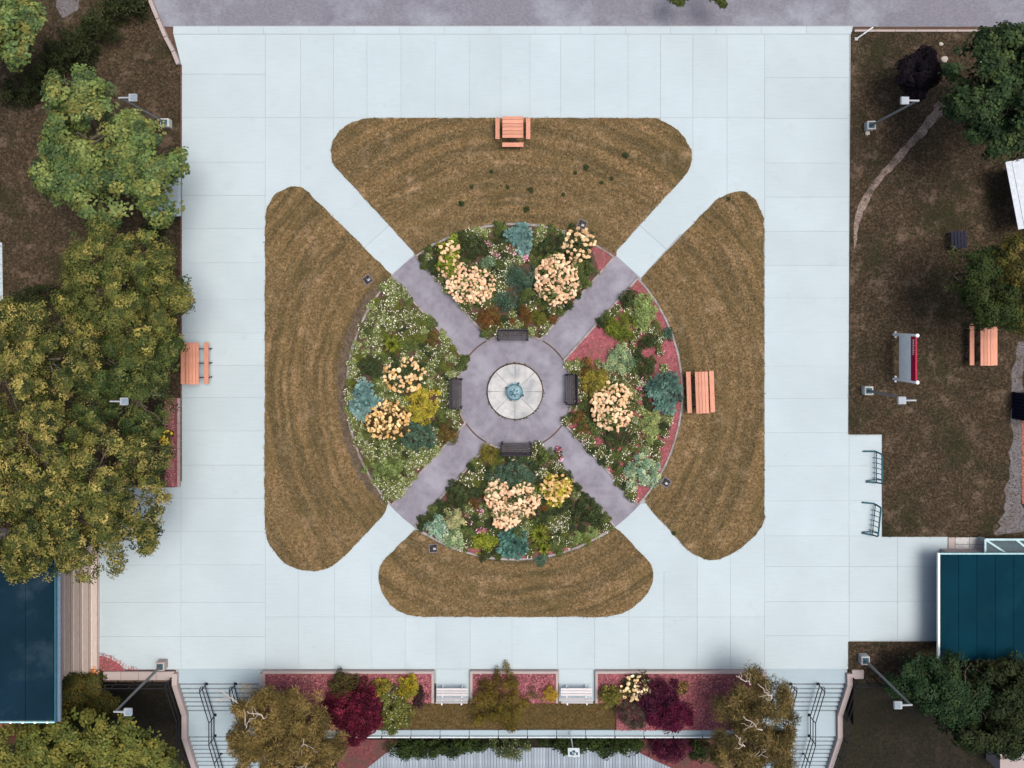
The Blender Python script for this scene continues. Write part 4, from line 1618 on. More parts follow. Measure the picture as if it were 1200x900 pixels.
# weed tufts on the top lawn
WEED = []
for i, (px, py) in enumerate(((541, 238), (553, 219), (595, 219), (617, 245), (660, 228), (674, 202), (687, 196), (705, 214), (717, 209), (733, 182), (854, 233), (576, 201), (622, 222), (790, 625))):
    q = put('dark', px, py, 'the dry mown lawn', 0.4 if i % 3 else .6, 0.02)

# ------------------------------------------------------------------ lamp posts
def lamp(px, py, arm, label, h=4.75, z0=0.03, foot=True):
    p = P(px, py)
    p.z = z0
    t = thing('lamp_post', label, 'lamp post', p, 0, 'grey area lamps round the plaza')
    mb = MB()
    mb.prism([(-.2, -.2), (.2, -.2), (.2, .2), (-.2, .2)], -0.1, 0.40)
    mb.build('footing', OLDC if 'railing' in label else STONE, t, 0.02)
    mb = MB()
    mb.box((0, 0, .415), (.26, .26, .03))
    mb.build('base_plate', TEALST, t)
    mb = MB()
    mb.tube([(0, 0, .42), (0, 0, h * .5), (0, 0, h)], [.065, .055, .045], 8)
    mb.build('pole', POLE, t)
    mb = MB()
    mb.bar((-.06 * arm, 0, h), (arm * .38, 0, h + .03), .06, .06)
    mb.build('arm', LAMPH, t)
    mb = MB()
    mb.box((arm * .54, 0, h + .03), (.34, .32, .09))
    hd = mb.build('lamp_head', LAMPH, t, 0.02)
    mb = MB()
    mb.box((arm * .58, 0, h + .078), (.23, .22, .02))
    mb.build('cover', LAMPG, hd)
    mb = MB()
    mb.box((arm * .56, 0, h - .02), (.28, .26, .02))
    mb.build('lens', WHITE, hd)
    return t


lamp(1017, 149, -1, 'lamp post beside the trodden path on the patchy grass')
lamp(1014, 457, -1, 'lamp post beside the red and white sign')
lamp(192, 777, 1, 'lamp post at the railing above the dark hollow')
lamp(1010, 770, -1, 'lamp post on the grass patch by the steps')
lamp(197, 146, 1, 'lamp post poking through the round green maple')
lamp(188, 458, 1, 'lamp post poking through the yellow green trees')

# ------------------------------------------------------------------ sign board
pb0, pb1 = P(1050, 392), P(1049, 444)
mid = (pb0 + pb1) / 2
t = thing('sign_board', 'white sign with crimson band on two white posts in the grass', 'sign', (mid.x, mid.y, 0.03))
hy = (pb0.y - pb1.y) / 2
for s in (1, -1):
    mb = MB()
    mb.tube([(0, s * hy, 0), (0, s * hy, 2.05)], 0.07, 12)
    q = mb.build('post', WHITE, t)
    mb = MB()
    mb.lathe((0, s * hy, 2.05), [(0.08, 0), (0.09, 0.03), (0.06, 0.07), (0.0, 0.08)], 12)
    mb.build('cap', WHITE, q)
    mb = MB()
    mb.box((0, s * hy, .02), (.34, .10, .04))
    mb.box((-.03, s * hy, .02), (.10, .30, .036))
    mb.build('foot_plate', GREYST, q)
mb = MB()
mb.box((-.02, 0, 1.00), (.06, 2 * hy - .10, 1.14))
mb.build('white_panel', WHITE, t)
mb = MB()
mb.box((-.02, 0, 1.79), (.07, 2 * hy - .10, .43))
rp = mb.build('red_panel', RED, t)
mb = MB()
for i in range(9):      # blurred white lettering
    y0 = hy - .20 - i * .078
    hh = (.15, .11, .11, .13, .11, .11, .15, .11, .11)[i]
    mb.box((-.06, y0, 1.82 + hh / 2 - .05), (.014, .02, hh))
    mb.box((-.06, y0 - .026, 1.82 - .04), (.013, .034, .022))
    mb.box((-.06, y0 - .026, 1.82 + (.05 if i % 2 else .01)), (.013, .030, .02))
mb.build('lettering', WHITE, rp)

# ------------------------------------------------------------------ bike racks
def rack(px, py, rz, label):
    p = P(px, py)
    p.z = 0.002
    t = thing('bike_rack', label, 'bike rack', p, rz, 'teal bike racks')
    Lr = 1.46
    mb = MB()
    mb.tube([(-.50, Lr / 2, .03), (.06, Lr / 2, .03), (.14, Lr / 2 - .03, .06), (.16, Lr / 2 - .06, .50), (.16, Lr / 2 - .12, .56), (.16, -Lr / 2 + .12, .56), (.16, -Lr / 2 + .05, .5), (.12, -Lr / 2, .06), (-.36, -Lr / 2 + .03, .03)], 0.04, 8)
    mb.build('main_frame', TEALST, t)
    mb = MB()
    mb.tube([(.10, Lr / 2 - .05, .10), (.10, -Lr / 2 + .05, .10)], 0.02, 6)
    mb.build('lower_rail', TEALST, t)
    mb = MB()
    mb.tube([(-.36, -Lr / 2 + .08, .03), (.10, -Lr / 2 + .16, .14), (.16, -Lr / 2 + .2, .54)], 0.025, 6)
    mb.build('brace', TEALST, t)
    for i in range(5):
        y = Lr / 2 - .30 - i * .235
        mb = MB()
        mb.tube([(-.04, y, .04), (.10, y, .10), (.15, y, .34), (.16, y, .55)], 0.018, 6)
        mb.build('bar', TEALST, t)
    return t


rack(1023.5, 547, 0, 'teal steel bike rack at the grass edge, nearer the sign')
rack(1020.5, 608, -0.10, 'teal steel bike rack at the grass edge, nearer the teal roof')

# ------------------------------------------------------------------ south planters, wall, white benches
def planter(x0, x1, full0, full1, label, seed):
    t = thing('planter', label, 'planter', P((x0 + x1) / 2, 805))
    o = t.location
    wt = .12
    X0, X1 = P(x0, 0).x - o.x, P(x1, 0).x - o.x
    Y1, Y0 = P(0, 784.5).y - o.y, P(0, 822).y - o.y
    mb = MB()
    mb.box(((X0 + X1) / 2, Y1 - wt / 2, .08), (X1 - X0, wt, .28))
    mb.build('wall', OLDC, t, .01)
    for X in (X0 + wt / 2, X1 - wt / 2):
        mb = MB()
        mb.box((X, (Y0 + Y1 - wt) / 2, .076), (wt, Y1 - wt - Y0 - .002, .27))
        mb.build('wall', OLDC, t, .01)
    mb = MB()
    ma, mb_ = P(full0, 0).x - o.x, P(full1, 0).x - o.x
    Yd = P(0, 854).y - o.y
    e = .004
    mb.prism([(X0 + wt + e, Y1 - wt - e), (X0 + wt + e, Y0) if full0 > x0 else (ma, Yd), (ma, Y0) if full0 > x0 else (ma, Yd), (ma, Yd), (mb_, Yd), (mb_, Y0), (X1 - wt - e, Y0), (X1 - wt - e, Y1 - wt - e)], -.05, .33) if False else None
    mb.box(((X0 + X1) / 2, (Y0 + Y1 - wt) / 2, .04), (X1 - X0 - 2 * wt - .006, Y1 - wt - Y0 - .006, .26))
    mb.build('mulch', MULCH, t)
    if full1 > full0:
        mb = MB()
        mb.box(((ma + mb_) / 2, (Y0 + Yd) / 2 - .003, .02), (mb_ - ma, Y0 - Yd - .004, .24))
        mb.build('mulch', MULCH, t)
        scatter_flat('mulch_chips', poly_px([(full0, 822), (full1, 822), (full1, 853), (full0, 853)]), 3600, .145, (.05, .14), (.03, .06), MULPAL2, seed + 50, 'loose red mulch chips sloping behind ' + label, 'mulch', CHIP)
    scatter_flat('mulch_chips', poly_px([(x0 + 4, 789), (x1 - 4, 789), (x1 - 4, 821), (x0 + 4, 821)]), 6500, .175, (.05, .14), (.03, .06), MULPAL2, seed, 'loose red mulch chips in ' + label, 'mulch', CHIP)
    return t


planter(309, 509, 312, 442, 'long red mulch planter holding the burgundy bush and brown tree', 91)
planter(551, 654, 0, 0, 'short red mulch planter between the two white benches', 92)
planter(697, 894, 722, 890, 'long red mulch planter holding the plum bushes and cream flowers', 93)


def white_bench(px, py, label):
    p = P(px, py, .4)
    p.z = 0.0
    t = thing('white_bench', label, 'bench', p, 0, 'white slatted benches between the planters')
    w = 1.46
    for i in range(3):
        mb = MB()
        mb.box((0, 0, 0), (w, .105, .035))
        o = mb.build('seat_slat', WHITEWOOD, t, .004)
        o.location = (0, .22 - i * .125, .43)
    for i in range(2):
        mb = MB()
        mb.box((0, 0, 0), (w, .03, .13))
        o = mb.build('back_slat', WHITEWOOD, t, .004)
        o.location = (0, -.17 - i * .06, .57 + i * .17)
        o.rotation_euler = (.35, 0, 0)
    for s in (-.45, .45):
        mb = MB()
        mb.bar((s, .24, 0.0), (s, .24, .41), .06, .06)
        mb.bar((s, -.10, 0.0), (s, -.10, .41), .06, .06)
        mb.bar((s, .27, .385), (s, -.13, .385), .06, .05)
        mb.bar((s, -.10, .38), (s, -.30, .86), .06, .04)
        mb.build('leg_frame', WHITE, t)
    return t


white_bench(530, 813, 'white slatted bench between the burgundy bush planter and the short planter')
white_bench(675.5, 813, 'white slatted bench between the short planter and the plum bush planter')

# low wall with white coping above the lower terrace
PALER = plain('pale_rail', (0.52, 0.58, 0.61), .5)
t = thing('retaining_wall', 'retaining wall with white coping stones above the boardwalk', 'wall', (0, P(0, 858.5).y, 0))
x0, x1 = P(312, 0).x, P(890, 0).x
mb = MB()
mb.box(((x0 + x1) / 2, -.02, (ZL - .06 + .02) / 2), (x1 - x0, .22, .02 - (ZL - .06)))
mb.build('wall', speckle('dark_wall', (0.05, 0.055, 0.06), (0.09, 0.095, 0.10), 6, .9), t)
n = 17
for i in range(n):
    a = x0 + (x1 - x0) * i / n
    b = x0 + (x1 - x0) * (i + 1) / n
    mb = MB()
    mb.box(((a + b) / 2, .02, .075), (b - a - .02, .30, .10))
    mb.build('coping_stone', STEPC, t, .01)
    mb = MB()
    mb.box(((a + b) / 2, -.10, .20), (b - a - .05, .06, .12))
    mb.build('white_rail', PALER, t, .008)
    mb = MB()
    mb.box((a + .035, -.10, .155), (.03, .03, .07))
    mb.build('bracket', BLACK, t)

# information sign standing on the wall
p = P(668, 857)
t = thing('notice_sign', 'small white and teal notice on a thin pole above the boardwalk', 'sign', (p.x, p.y, .128))
mb = MB()
mb.tube([(0, 0, 0), (0.02, -.02, 1.05), (0.04, -.03, 2.05)], .028, 8)
mb.build('pole', WHITE, t)
T = Matrix.Rotation(0.75, 3, 'X')
mb = MB()
mb.box((.04, -.02, 1.72), (.52, .03, .36), 0, T)
pn = mb.build('panel', PALER, t)
mb = MB()
for (x, zz, w, hh) in ((-.13, .05, .10, .13), (0.0, -.04, .13, .07), (.14, .06, .08, .12), (-.05, .11, .05, .04), (.05, .02, .05, .05)):
    c = T @ Vector((x, .018, zz))
    mb.box((.04 + c.x, -.02 + c.y, 1.72 + c.z), (w, .012, hh), 0, T)
mb.build('printed_marks', TEALST, pn)
mb = MB()
mb.box((0.0, 0, .03), (.14, .14, .02))
mb.build('base_plate', GREYST, t)

# boardwalk on the lower terrace
t = MB()
bx0, bx1 = P(395, 0, ZL).x, P(862, 0, ZL).x
by0, by1 = P(0, 1010, ZL).y, P(0, 876, ZL).y
t.box(((bx0 + bx1) / 2, (by0 + by1) / 2, ZL - .04), (bx1 - bx0, by1 - by0, .06))
bw = t.build('boardwalk', plain('boardwalk_frame', (0.06, 0.06, 0.065), .9))
tag(bw, 'weathered grey boardwalk below the retaining wall', 'boardwalk', kind='structure')
pw = 0.145
me = MB().box((0, 0, 0), (by1 - by0, pw - .02, .035)).mesh('board', GREYWOOD)
nb = int((bx1 - bx0) / pw)
for i in range(nb):
    o = link('board', me, bw, (bx0 + pw * (i + .5), (by0 + by1) / 2, ZL + .010 + rnd.uniform(-.003, .003)), PI / 2)
# mulch beds on the lower terrace
mb = MB()
mb.prism(poly_px([(395, 866), (470, 866), (455, 880), (430, 900), (395, 905)], ZL), ZL - .05, ZL + .06)
DMULCH = speckle('dark_mulch', (0.07, 0.022, 0.024), (0.19, 0.06, 0.062), 9, 0.95, (0.08, 0.05, 0.04), 1.6, 0.8)
tag(mb.build('lower_mulch_bed', DMULCH), 'red mulch bed at the foot of the wall below the burgundy bush', 'mulch', kind='structure')
mb = MB()
mb.prism(poly_px([(735, 866), (862, 866), (862, 905), (800, 905), (770, 892), (750, 882)], ZL), ZL - .05, ZL + .06)
tag(mb.build('lower_mulch_bed', DMULCH), 'red mulch bed at the foot of the wall below the plum bush', 'mulch', kind='structure')

# ------------------------------------------------------------------ staircases
TR, RS = 0.285, 0.165
YS = P(0, 801).y


def stair_z(y):
    """walking surface height at plan y"""
    d = YS - y
    if d <= 0:
        return 0.0
    n1 = min(7, int(d / TR) + 1)
    if d < 7 * TR:
        return -RS * n1
    d2 = d - (6 * TR + 1.36)
    if d2 <= 0:
        return -RS * 7
    return -RS * (7 + min(9, int(d2 / TR) + 1))


def nose_line():
    """points of the slope along the step noses"""
    yA = YS
    yB = YS - 6 * TR - .02
    yC = YS - (6 * TR + 1.36)
    yD = yC - 9 * TR
    return [(yA, 0.0), (yB - TR * .9, -7 * RS), (yC, -7 * RS), (yD, -16 * RS)]


TREADSHADE = speckle('tread_shade', (0.115, 0.145, 0.17), (0.19, 0.22, 0.25), 6, .9)  # dark tint for the shade and dirt at the back of the treads


def shade_strip(t, w, y, z):
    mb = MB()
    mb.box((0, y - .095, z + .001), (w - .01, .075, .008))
    mb.build('joint_or_shade_strip', TREADSHADE, t)  # shade behind each tread painted as a dark strip, no joint here


def staircase(xa, xb, label, side):
    """xa, xb plan limits; side -1: open side wall on the left, +1 on the right"""
    t = thing('staircase', label, 'staircase', ((xa + xb) / 2, YS, 0), 0, 'concrete staircases at the planter ends')
    o = t.location
    w = xb - xa
    mb = MB()
    yt = P(0, 784).y
    mb.box((0, (yt + YS) / 2 - o.y, -.10), (w, yt - YS - .004, .19))
    mb.build('top_landing', STEPC, t, .008)
    y = YS
    z = 0.0
    for i in range(7):
        z -= RS
        d = TR if i < 6 else 1.36
        mb = MB()
        mb.box((0, y - d / 2 - o.y, z - .15), (w, d - .004, .298))
        mb.build('landing' if i == 6 else 'step', STEPC, t, .012)
        shade_strip(t, w, y - o.y, z)
        y -= d
    for i in range(9):
        z -= RS
        mb = MB()
        d = TR if i < 8 else 2.5
        mb.box((0, y - d / 2 - o.y, z - .15), (w, d - .004, .298))
        mb.build('step', STEPC, t, .012)
        shade_strip(t, w, y - o.y, z)
        y -= d
    # wing wall following the slope
    xw = (xa - .13 if side < 0 else xb + .13) - o.x
    ln = nose_line()
    prof = [(P(0, 788).y, .17)] + [(yy, zz + .20) for yy, zz in ln] + [(ln[-1][0] - .6, -16 * RS + .2)]
    mb = MB()
    for x in (xw - .12, xw + .12):
        for yy, zz in prof:
            mb.v.append((x, yy - o.y, zz))
        for yy, zz in prof:
            mb.v.append((x, yy - o.y, ZL - .2))
    n = len(prof)
    for k in range(n - 1):
        mb.f.append((k, k + 1, n + k + 1, n + k))
        mb.f.append((2 * n + k + 1, 2 * n + k, 3 * n + k, 3 * n + k + 1))
        mb.f.append((k + 1, k, 2 * n + k, 2 * n + k + 1))
    mb.f.append((0, n, 3 * n, 2 * n))
    mb.f.append((n - 1, 3 * n - 1, 4 * n - 1, 2 * n - 1))
    mb.build('wing_wall', OLDC, t)
    # other side: plain cheek wall
    xo = (xb + .09 if side < 0 else xa - .09) - o.x
    mb = MB()
    for x in (xo - .08, xo + .08):
        for yy, zz in prof:
            mb.v.append((x, yy - o.y, zz - .02))
        for yy, zz in prof:
            mb.v.append((x, yy - o.y, ZL - .2))
    mb.f = []
    for k in range(n - 1):
        mb.f.append((k, k + 1, n + k + 1, n + k))
        mb.f.append((2 * n + k + 1, 2 * n + k, 3 * n + k, 3 * n + k + 1))
        mb.f.append((k + 1, k, 2 * n + k, 2 * n + k + 1))
    mb.f.append((0, n, 3 * n, 2 * n))
    mb.f.append((n - 1, 3 * n - 1, 4 * n - 1, 2 * n - 1))
    mb.build('cheek_wall', OLDC, t)
    return t


SL = (P(209.5, 0).x, P(305, 0).x)
SR = (P(898, 0).x, P(991, 0).x)
staircase(*SL, 'concrete steps beside the long planter with the burgundy bush', -1)
staircase(*SR, 'concrete steps beside the long planter with the plum bushes', 1)


def handrail(x, label, sgn, zb=0.0, three=True):
    t = thing('handrail', label, 'handrail', (x, YS, 0), 0, 'black stair handrails')
    ln = nose_line()
    path = [(YS + .10, 0.0), (YS - .05, 0.0)] + ln[1:]
    for k, hh in enumerate((.86, .52, .18)):
        mb = MB()
        pts = [(0, yy - YS, zz + hh) for yy, zz in path]
        if k == 0:
            pts = [(sgn * -.0, pts[0][1] + .06, hh - .14)] + pts
        mb.tube(pts, .022, 6)
        mb.build('rail', BLACK, t)
    for yy, zz in ((YS - .02, -.02), (ln[1][0] - .04, -7 * RS), (ln[2][0] + .04, -7 * RS), (ln[2][0] - 4 * TR - .1, -12 * RS), (ln[3][0] - .1, -16 * RS)):
        hh = np.interp(-yy, [-p_[0] for p_ in path], [p_[1] for p_ in path]) + .86
        mb = MB()
        mb.tube([(0, yy - YS, zz - .1), (0, yy - YS, hh)], .024, 6)
        mb.box((0, yy - YS, zz + .008), (.13, .13, .016))
        mb.build('post', BLACK, t)
    return t


handrail(P(242, 0).x, 'black handrail dividing the steps by the dark hollow, on the hollow side', -1)
handrail(P(276, 0).x, 'black handrail half under the brown feathery tree with pale boughs', -1)
handrail(P(926.5, 0).x, 'black handrail at the edge of the brown feathery tree beside plum bushes', 1)
handrail(P(958.5, 0).x, 'black handrail dividing the steps by the grass bank, on the bank side', 1)


def fence_rail(path, label, posts=None, rails=(.95, .5, .12)):
    """railing along 3D path points (x, y, z)"""
    o = Vector(path[0])
    t = thing('railing', label, 'railing', o, 0, 'black railings above the drop')
    for hh in rails:
        mb = MB()
        mb.tube([tuple(Vector(p) - o + Vector((0, 0, hh))) for p in path], .022, 6)
        mb.build('rail', BLACK, t)
    for i in range(len(path)):
        mb = MB()
        q = Vector(path[i]) - o
        mb.tube([tuple(q + Vector((0, 0, -.1))), tuple(q + Vector((0, 0, rails[0])))], .025, 6)
        mb.build('post', BLACK, t)
    return t


ln = nose_line()
for sgn, xw, lab in ((-1, SL[0] - .30, 'black railing down the wing wall beside the dark hollow'), (1, SR[1] + .30, 'black railing down the wing wall beside the grass bank')):
    pts = [(xw, P(0, 793).y, -.15)] + [(xw, yy, zz - .25) for yy, zz in ln[:-1]] + [(xw, ln[2][0] - 1.2, ln[2][1] - .9), (xw, ln[3][0], ln[3][1] - .1)]
    fence_rail(pts, lab, rails=(.98, .66, .34))
# coping wall and railing above the hollow
t = thing('hollow_wall', 'pinkish coping wall above the dark hollow beside the steps', 'wall', (P(160, 0).x, P(0, 791).y, 0))
xa, xb = P(122, 0).x - t.location.x, P(205, 0).x - t.location.x
mb = MB()
mb.box(((xa + xb) / 2, 0, (ZL + .06) / 2 - .05), (xb - xa, .34, -ZL + .06))
mb.build('wall', OLDC, t)
for i in range(4):
    a, b = xa + (xb - xa) * i / 4, xa + (xb - xa) * (i + 1) / 4
    mb = MB()
    mb.box(((a + b) / 2, 0, .06), (b - a - .012, .40, .12))
    mb.build('coping_stone', OLDC, t, .01)
yy = P(0, 797).y
fence_rail([(P(x, 0).x, yy, 0.0) for x in (118, 140, 160, 180, 201)], 'black railing along the pinkish coping wall', rails=(.9, .5))
t = thing('corner_wall', 'pale concrete corner block at the head of the right hand steps', 'wall', P(1004, 789))
mb = MB()
mb.box((0, 0, -.4), (.55, .42, 1.1))
mb.build('block', OLDC, t, .015)
mb = MB()
mb.box((.55, -.1, -.6), (.45, .30, 1.2))
mb.build('return_block', STONE, t, .015)
fence_rail([(P(x, 0).x, P(0, 795).y, 0.0) for x in (1000, 1012, 1024, 1040, 1058)], 'black railing at the head of the grass bank under dark branches', rails=(.9, .5))
t = MB()
t.prism(poly_px([(115, 768), (128, 771), (140, 778), (147, 786), (115, 786)]), -.02, .015)
tag(t.build('mulch', MULCH), 'spilled red mulch corner at the foot of the stage steps', 'mulch', kind='structure')
scatter_flat('mulch_chips', poly_px([(114, 764), (132, 768), (150, 779), (165, 784), (165, 787), (114, 787)]), 420, .018, (.04, .10), (.02, .05), MULPAL, 78, 'scattered red mulch chips on the concrete by the stage steps', 'mulch', CHIP)
put('orange', 112, 787, 'the spilled mulch corner by the stage steps', 1.0, 0.02)

EDGEW = plain('pale_step_edge', (0.62, 0.56, 0.52), .7)
EDGED = plain('dark_step_back', (0.24, 0.185, 0.165), .8)  # darker strip along the back of each tread
# ------------------------------------------------------------------ stage with blue roof and steps (left)
zr = 3.7
t = thing('stage_building', 'open stage with a slate blue metal roof and broad tan steps', 'building', P(40, 760))
o = t.location


def rel(px, py, z):
    q = P(px, py, z)
    return (q.x - o.x, q.y - o.y, z)


rx1, ry1 = rel(70, 0, zr)[0], rel(0, 640, zr)[1]
rx0, ry0 = rx1 - 8.6, rel(0, 846, zr)[1]
# stage floor and steps
dz = 0.80
sx = [rel(115, 0, .16)[0] - .33 * 5 + .33 * i for i in range(6)]
sy0, sy1 = rel(0, 801, .3)[1], rel(0, 640, .3)[1]
mb = MB()
mb.box(((rx0 + sx[0]) / 2, (ry1 + ry0) / 2, .35), (sx[0] - rx0, ry1 - ry0 - .4, .9))
mb.build('stage_floor', OLDC, t)
for i in range(5):
    z = .80 - .16 * i
    mb = MB()
    mb.box((0, 0, 0), (sy1 - sy0, .325, z + .05))
    q = mb.build('step', STEPWOOD, t, .01)
    q.location = (sx[i] + .165, (sy0 + sy1) / 2, z / 2 - .025)
    q.rotation_euler = (0, 0, PI / 2)
    mb = MB()
    mb.box((0, .145, z / 2 + .024), (sy1 - sy0, .038, .014))
    mb.build('step_edge', EDGEW, q)
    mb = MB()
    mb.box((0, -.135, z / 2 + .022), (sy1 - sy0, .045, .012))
    mb.build('step_back', EDGED, q)
# posts
for (x, y) in ((rx1 - 2.3, ry0 + .4), (rx1 - 2.3, ry1 - .4), (rx1 - 2.3, (ry0 + ry1) / 2), (rx0 + .4, ry0 + .4), (rx0 + .4, ry1 - .4)):
    mb = MB()
    mb.box((x, y, (zr - .2 + ZL) / 2), (.18, .18, zr - .2 - ZL))
    mb.build('post', GREYST, t)
mb = MB()
mb.box((rx0 + .15, (ry0 + ry1) / 2, 1.7), (.2, ry1 - ry0 - .6, 3.4))
mb.build('back_wall', OLDC, t)
mb = MB()
mb.box(((rx0 + rx1) / 2, (ry0 + ry1) / 2, zr - .12), (rx1 - rx0 - .1, ry1 - ry0 - .1, .14))
rf = mb.build('roof', TEALST, t)
npan = 7
pl = (rx1 - rx0 - .28) / npan
for i in range(npan):
    mb = MB()
    mb.box((rx0 + pl * (i + .5), (ry0 + ry1) / 2 + .03, zr - .025), (pl - .02, ry1 - ry0 - .1, .045))
    mb.build('roof_panel', ROOFL, rf)
    mb = MB()
    mb.box((rx0 + pl * (i + 1), (ry0 + ry1) / 2 + .03, zr + .008), (.035, ry1 - ry0 - .1, .05))
    mb.build('seam', ROOFL, rf)
mb = MB()
mb.box((rx1 - .17, (ry0 + ry1) / 2, zr - .03), (.10, ry1 - ry0, .12))
mb.build('gutter', TEALST, rf)
mb = MB()
mb.box((rx1 - .04, (ry0 + ry1) / 2, zr - .06), (.13, ry1 - ry0, .10))
mb.build('fascia', plain('slate_trim', (0.10, 0.135, 0.19), .5), rf)
mb = MB()
mb.box(((rx0 + rx1) / 2 - .1, ry0 + .0, zr - .01), (rx1 - rx0 - .2, .055, .10))
mb.build('drip_edge', plain('cyan_trim', (0.35, 0.62, 0.68), .4), rf)
for i in range(9):
    mb = MB()
    mb.box((rx1 - .5 - i * .52, ry0 + .0, zr + .045), (.10, .075, .04))
    mb.build('drip_clip', WHITE, rf)
# brick ramp at its corner
mb = MB()
mb.prism(poly_px([(-60, 848), (16, 848), (10, 862), (2, 880), (-4, 890), (-60, 890)], -1.0), ZL - .1, -1.0)
tag(mb.build('brick_ramp', BRICK), 'terracotta coloured ramp beside the stage and the maple', 'ramp', kind='structure')

# ------------------------------------------------------------------ teal roofed building (right)
zr = 1.25
t = thing('pavilion', 'low building with a flat deep teal metal roof and white trim', 'building', P(1180, 712))
o = t.location
rx0, rx1 = rel(1099, 0, zr)[0], rel(1099, 0, zr)[0] + 8.5
ry1, ry0 = rel(0, 648, zr)[1], rel(0, 775, zr)[1]
mb = MB()
mb.box(((rx0 + .75 + rx1) / 2, (ry0 + ry1) / 2, (zr - .2 + ZL) / 2), (rx1 - rx0 - .75, ry1 - ry0 - .3, zr - .2 - ZL))
wl_ = mb.build('wall', OLDC, t)
mb = MB()
mb.box((rx0 + .74, (ry0 + ry1) / 2 - 1.1, .6), (.06, 1.2, .5))
w_ = mb.build('window', WHITE, t)
mb = MB()
mb.box((rx0 + .705, (ry0 + ry1) / 2 - 1.1, .6), (.03, 1.08, .4))
mb.build('pane', GLASS, w_)
mb = MB()
mb.box(((rx0 + rx1) / 2, (ry0 + ry1) / 2, zr - .12), (rx1 - rx0 - .08, ry1 - ry0 - .08, .14))
rf = mb.build('roof', TEALST, t)
npan = 10
pl = (rx1 - rx0 - .16) / npan
for i in range(npan):
    mb = MB()
    mb.box((rx0 + .12 + pl * (i + .5), (ry0 + ry1) / 2 - .02, zr - .025), (pl - .012, ry1 - ry0 - .14, .045))
    mb.build('roof_panel', ROOFR, rf)
    mb = MB()
    mb.box((rx0 + .12 + pl * (i + 1), (ry0 + ry1) / 2 - .02, zr + .002), (.02, ry1 - ry0 - .14, .03))
    mb.build('seam', ROOFR, rf)
mb = MB()
mb.box((rx0 + .04, (ry0 + ry1) / 2, zr - .03), (.085, ry1 - ry0, .13))
mb.build('white_trim', WHITE, rf)
mb = MB()
mb.box(((rx0 + rx1) / 2 + .05, ry1 - .03, zr - .03), (rx1 - rx0 - .09, .06, .12))
mb.build('white_trim', plain('pale_teal_trim', (0.30, 0.50, 0.53), .5), rf)
# pavers and glazed lean-to north of it
t = thing('paver_strip', 'pinkish grey paver strip beside the teal roofed building', 'pavement', P(1135, 638))
o = t.location
cols_ = [(1111, 1119), (1119, 1136), (1136, 1154)]
for i, (a, b) in enumerate(cols_):
    for (c, d) in (((629.5, 650),) if i == 0 else ((629.5, 638), (638, 650))):
        q0, q1 = P(a, d), P(b, c)
        mb = MB()
        mb.box(((q0.x + q1.x) / 2 - o.x, (q0.y + q1.y) / 2 - o.y, 0.0), (q1.x - q0.x - .015, q1.y - q0.y - .015, .05))
        mb.build('paver', OLDC if i == 0 else STONE, t, .006)
t = thing('glazed_lean_to', 'low glazed lean-to with pale teal bars beside the teal roof', 'lean-to', P(1180, 640))
o = t.location
zl = 0.55
a, b, c, d = rel(1154, 632, zl), rel(1290, 632, zl), rel(1290, 652, zl + .3), rel(1154, 652, zl + .3)
mb = MB()
mb.v = [a, b, c, d] + [(q[0], q[1], q[2] - .02) for q in (a, b, c, d)]
mb.f = [(3, 2, 1, 0), (4, 5, 6, 7), (0, 1, 5, 4), (1, 2, 6, 5), (2, 3, 7, 6), (3, 0, 4, 7)]
mb.build('glass_sheet', GLASS, t)
TRIM = plain('pale_teal_bar', (0.33, 0.50, 0.54), .5)
for p_, q_ in ((a, b), (a, d), (a, rel(1180, 649, zl + .25)), (rel(1190, 632, zl), rel(1212, 650, zl + .28))):
    mb = MB()
    mb.bar(Vector(p_) + Vector((0, 0, .03)), Vector(q_) + Vector((0, 0, .03)), .09, .05)
    mb.build('bar', TRIM, t)
for q in (a, b):
    mb = MB()
    mb.box((q[0] + .04, q[1] - .05, zl / 2), (.08, .08, zl))
    mb.build('post', TRIM, t)

# corner walkway at the lower right
t = thing('lower_walkway', 'pink concrete walkway corner with teal rails in the dark trees', 'walkway', P(1190, 880, -1.5))
o = t.location
mb = MB()
q0, q1 = rel(1172, 905, -1.5), rel(1260, 882, -1.5)
mb.box(((q0[0] + q1[0]) / 2, (q0[1] + q1[1]) / 2, -.6 - 0.0), (q1[0] - q0[0], q1[1] - q0[1], 1.2))
mb.build('deck', OLDC, t)
for k in range(4):
    mb = MB()
    q = rel(1184 + k * 7, 882, -1.5)
    mb.bar((q[0], q[1] - .3, .12), (q[0], q[1] + .7, .9), .06, .06)
    mb.build('rail', WHITE if k % 2 else plain('aqua_rail%d' % k, (0.03, 0.16, 0.22), .4), t)
mb = MB()
q = rel(1196, 866, -1.5)
mb.box((q[0] + .5, q[1], .3), (1.4, .9, .05))
mb.box((q[0] + .5, q[1] - .2, -.3), (.1, .1, 1.3))
mb.build('awning', plain('aqua_sheet', (0.05, 0.20, 0.24), .4), t)

# ------------------------------------------------------------------ odds and ends of the lawns
# low wall at the top left
t = thing('low_wall', 'low pinkish stone wall between the brick road and the shaded grass', 'wall', P(195, 40))
o = t.location
wp = [(172, -12), (178, 2), (187, 24), (196, 45), (205, 62), (211, 77)]
for a, b in zip(wp[:-1], wp[1:]):
    q0, q1 = P(*a) - o, P(*b) - o
    d = (q1 - q0).normalized() * .012
    mb = MB()
    mb.bar(q0 + d + Vector((0, 0, .12)), q1 - d + Vector((0, 0, .12)), .17, .30)
    mb.build('stone', OLDC, t, .015)
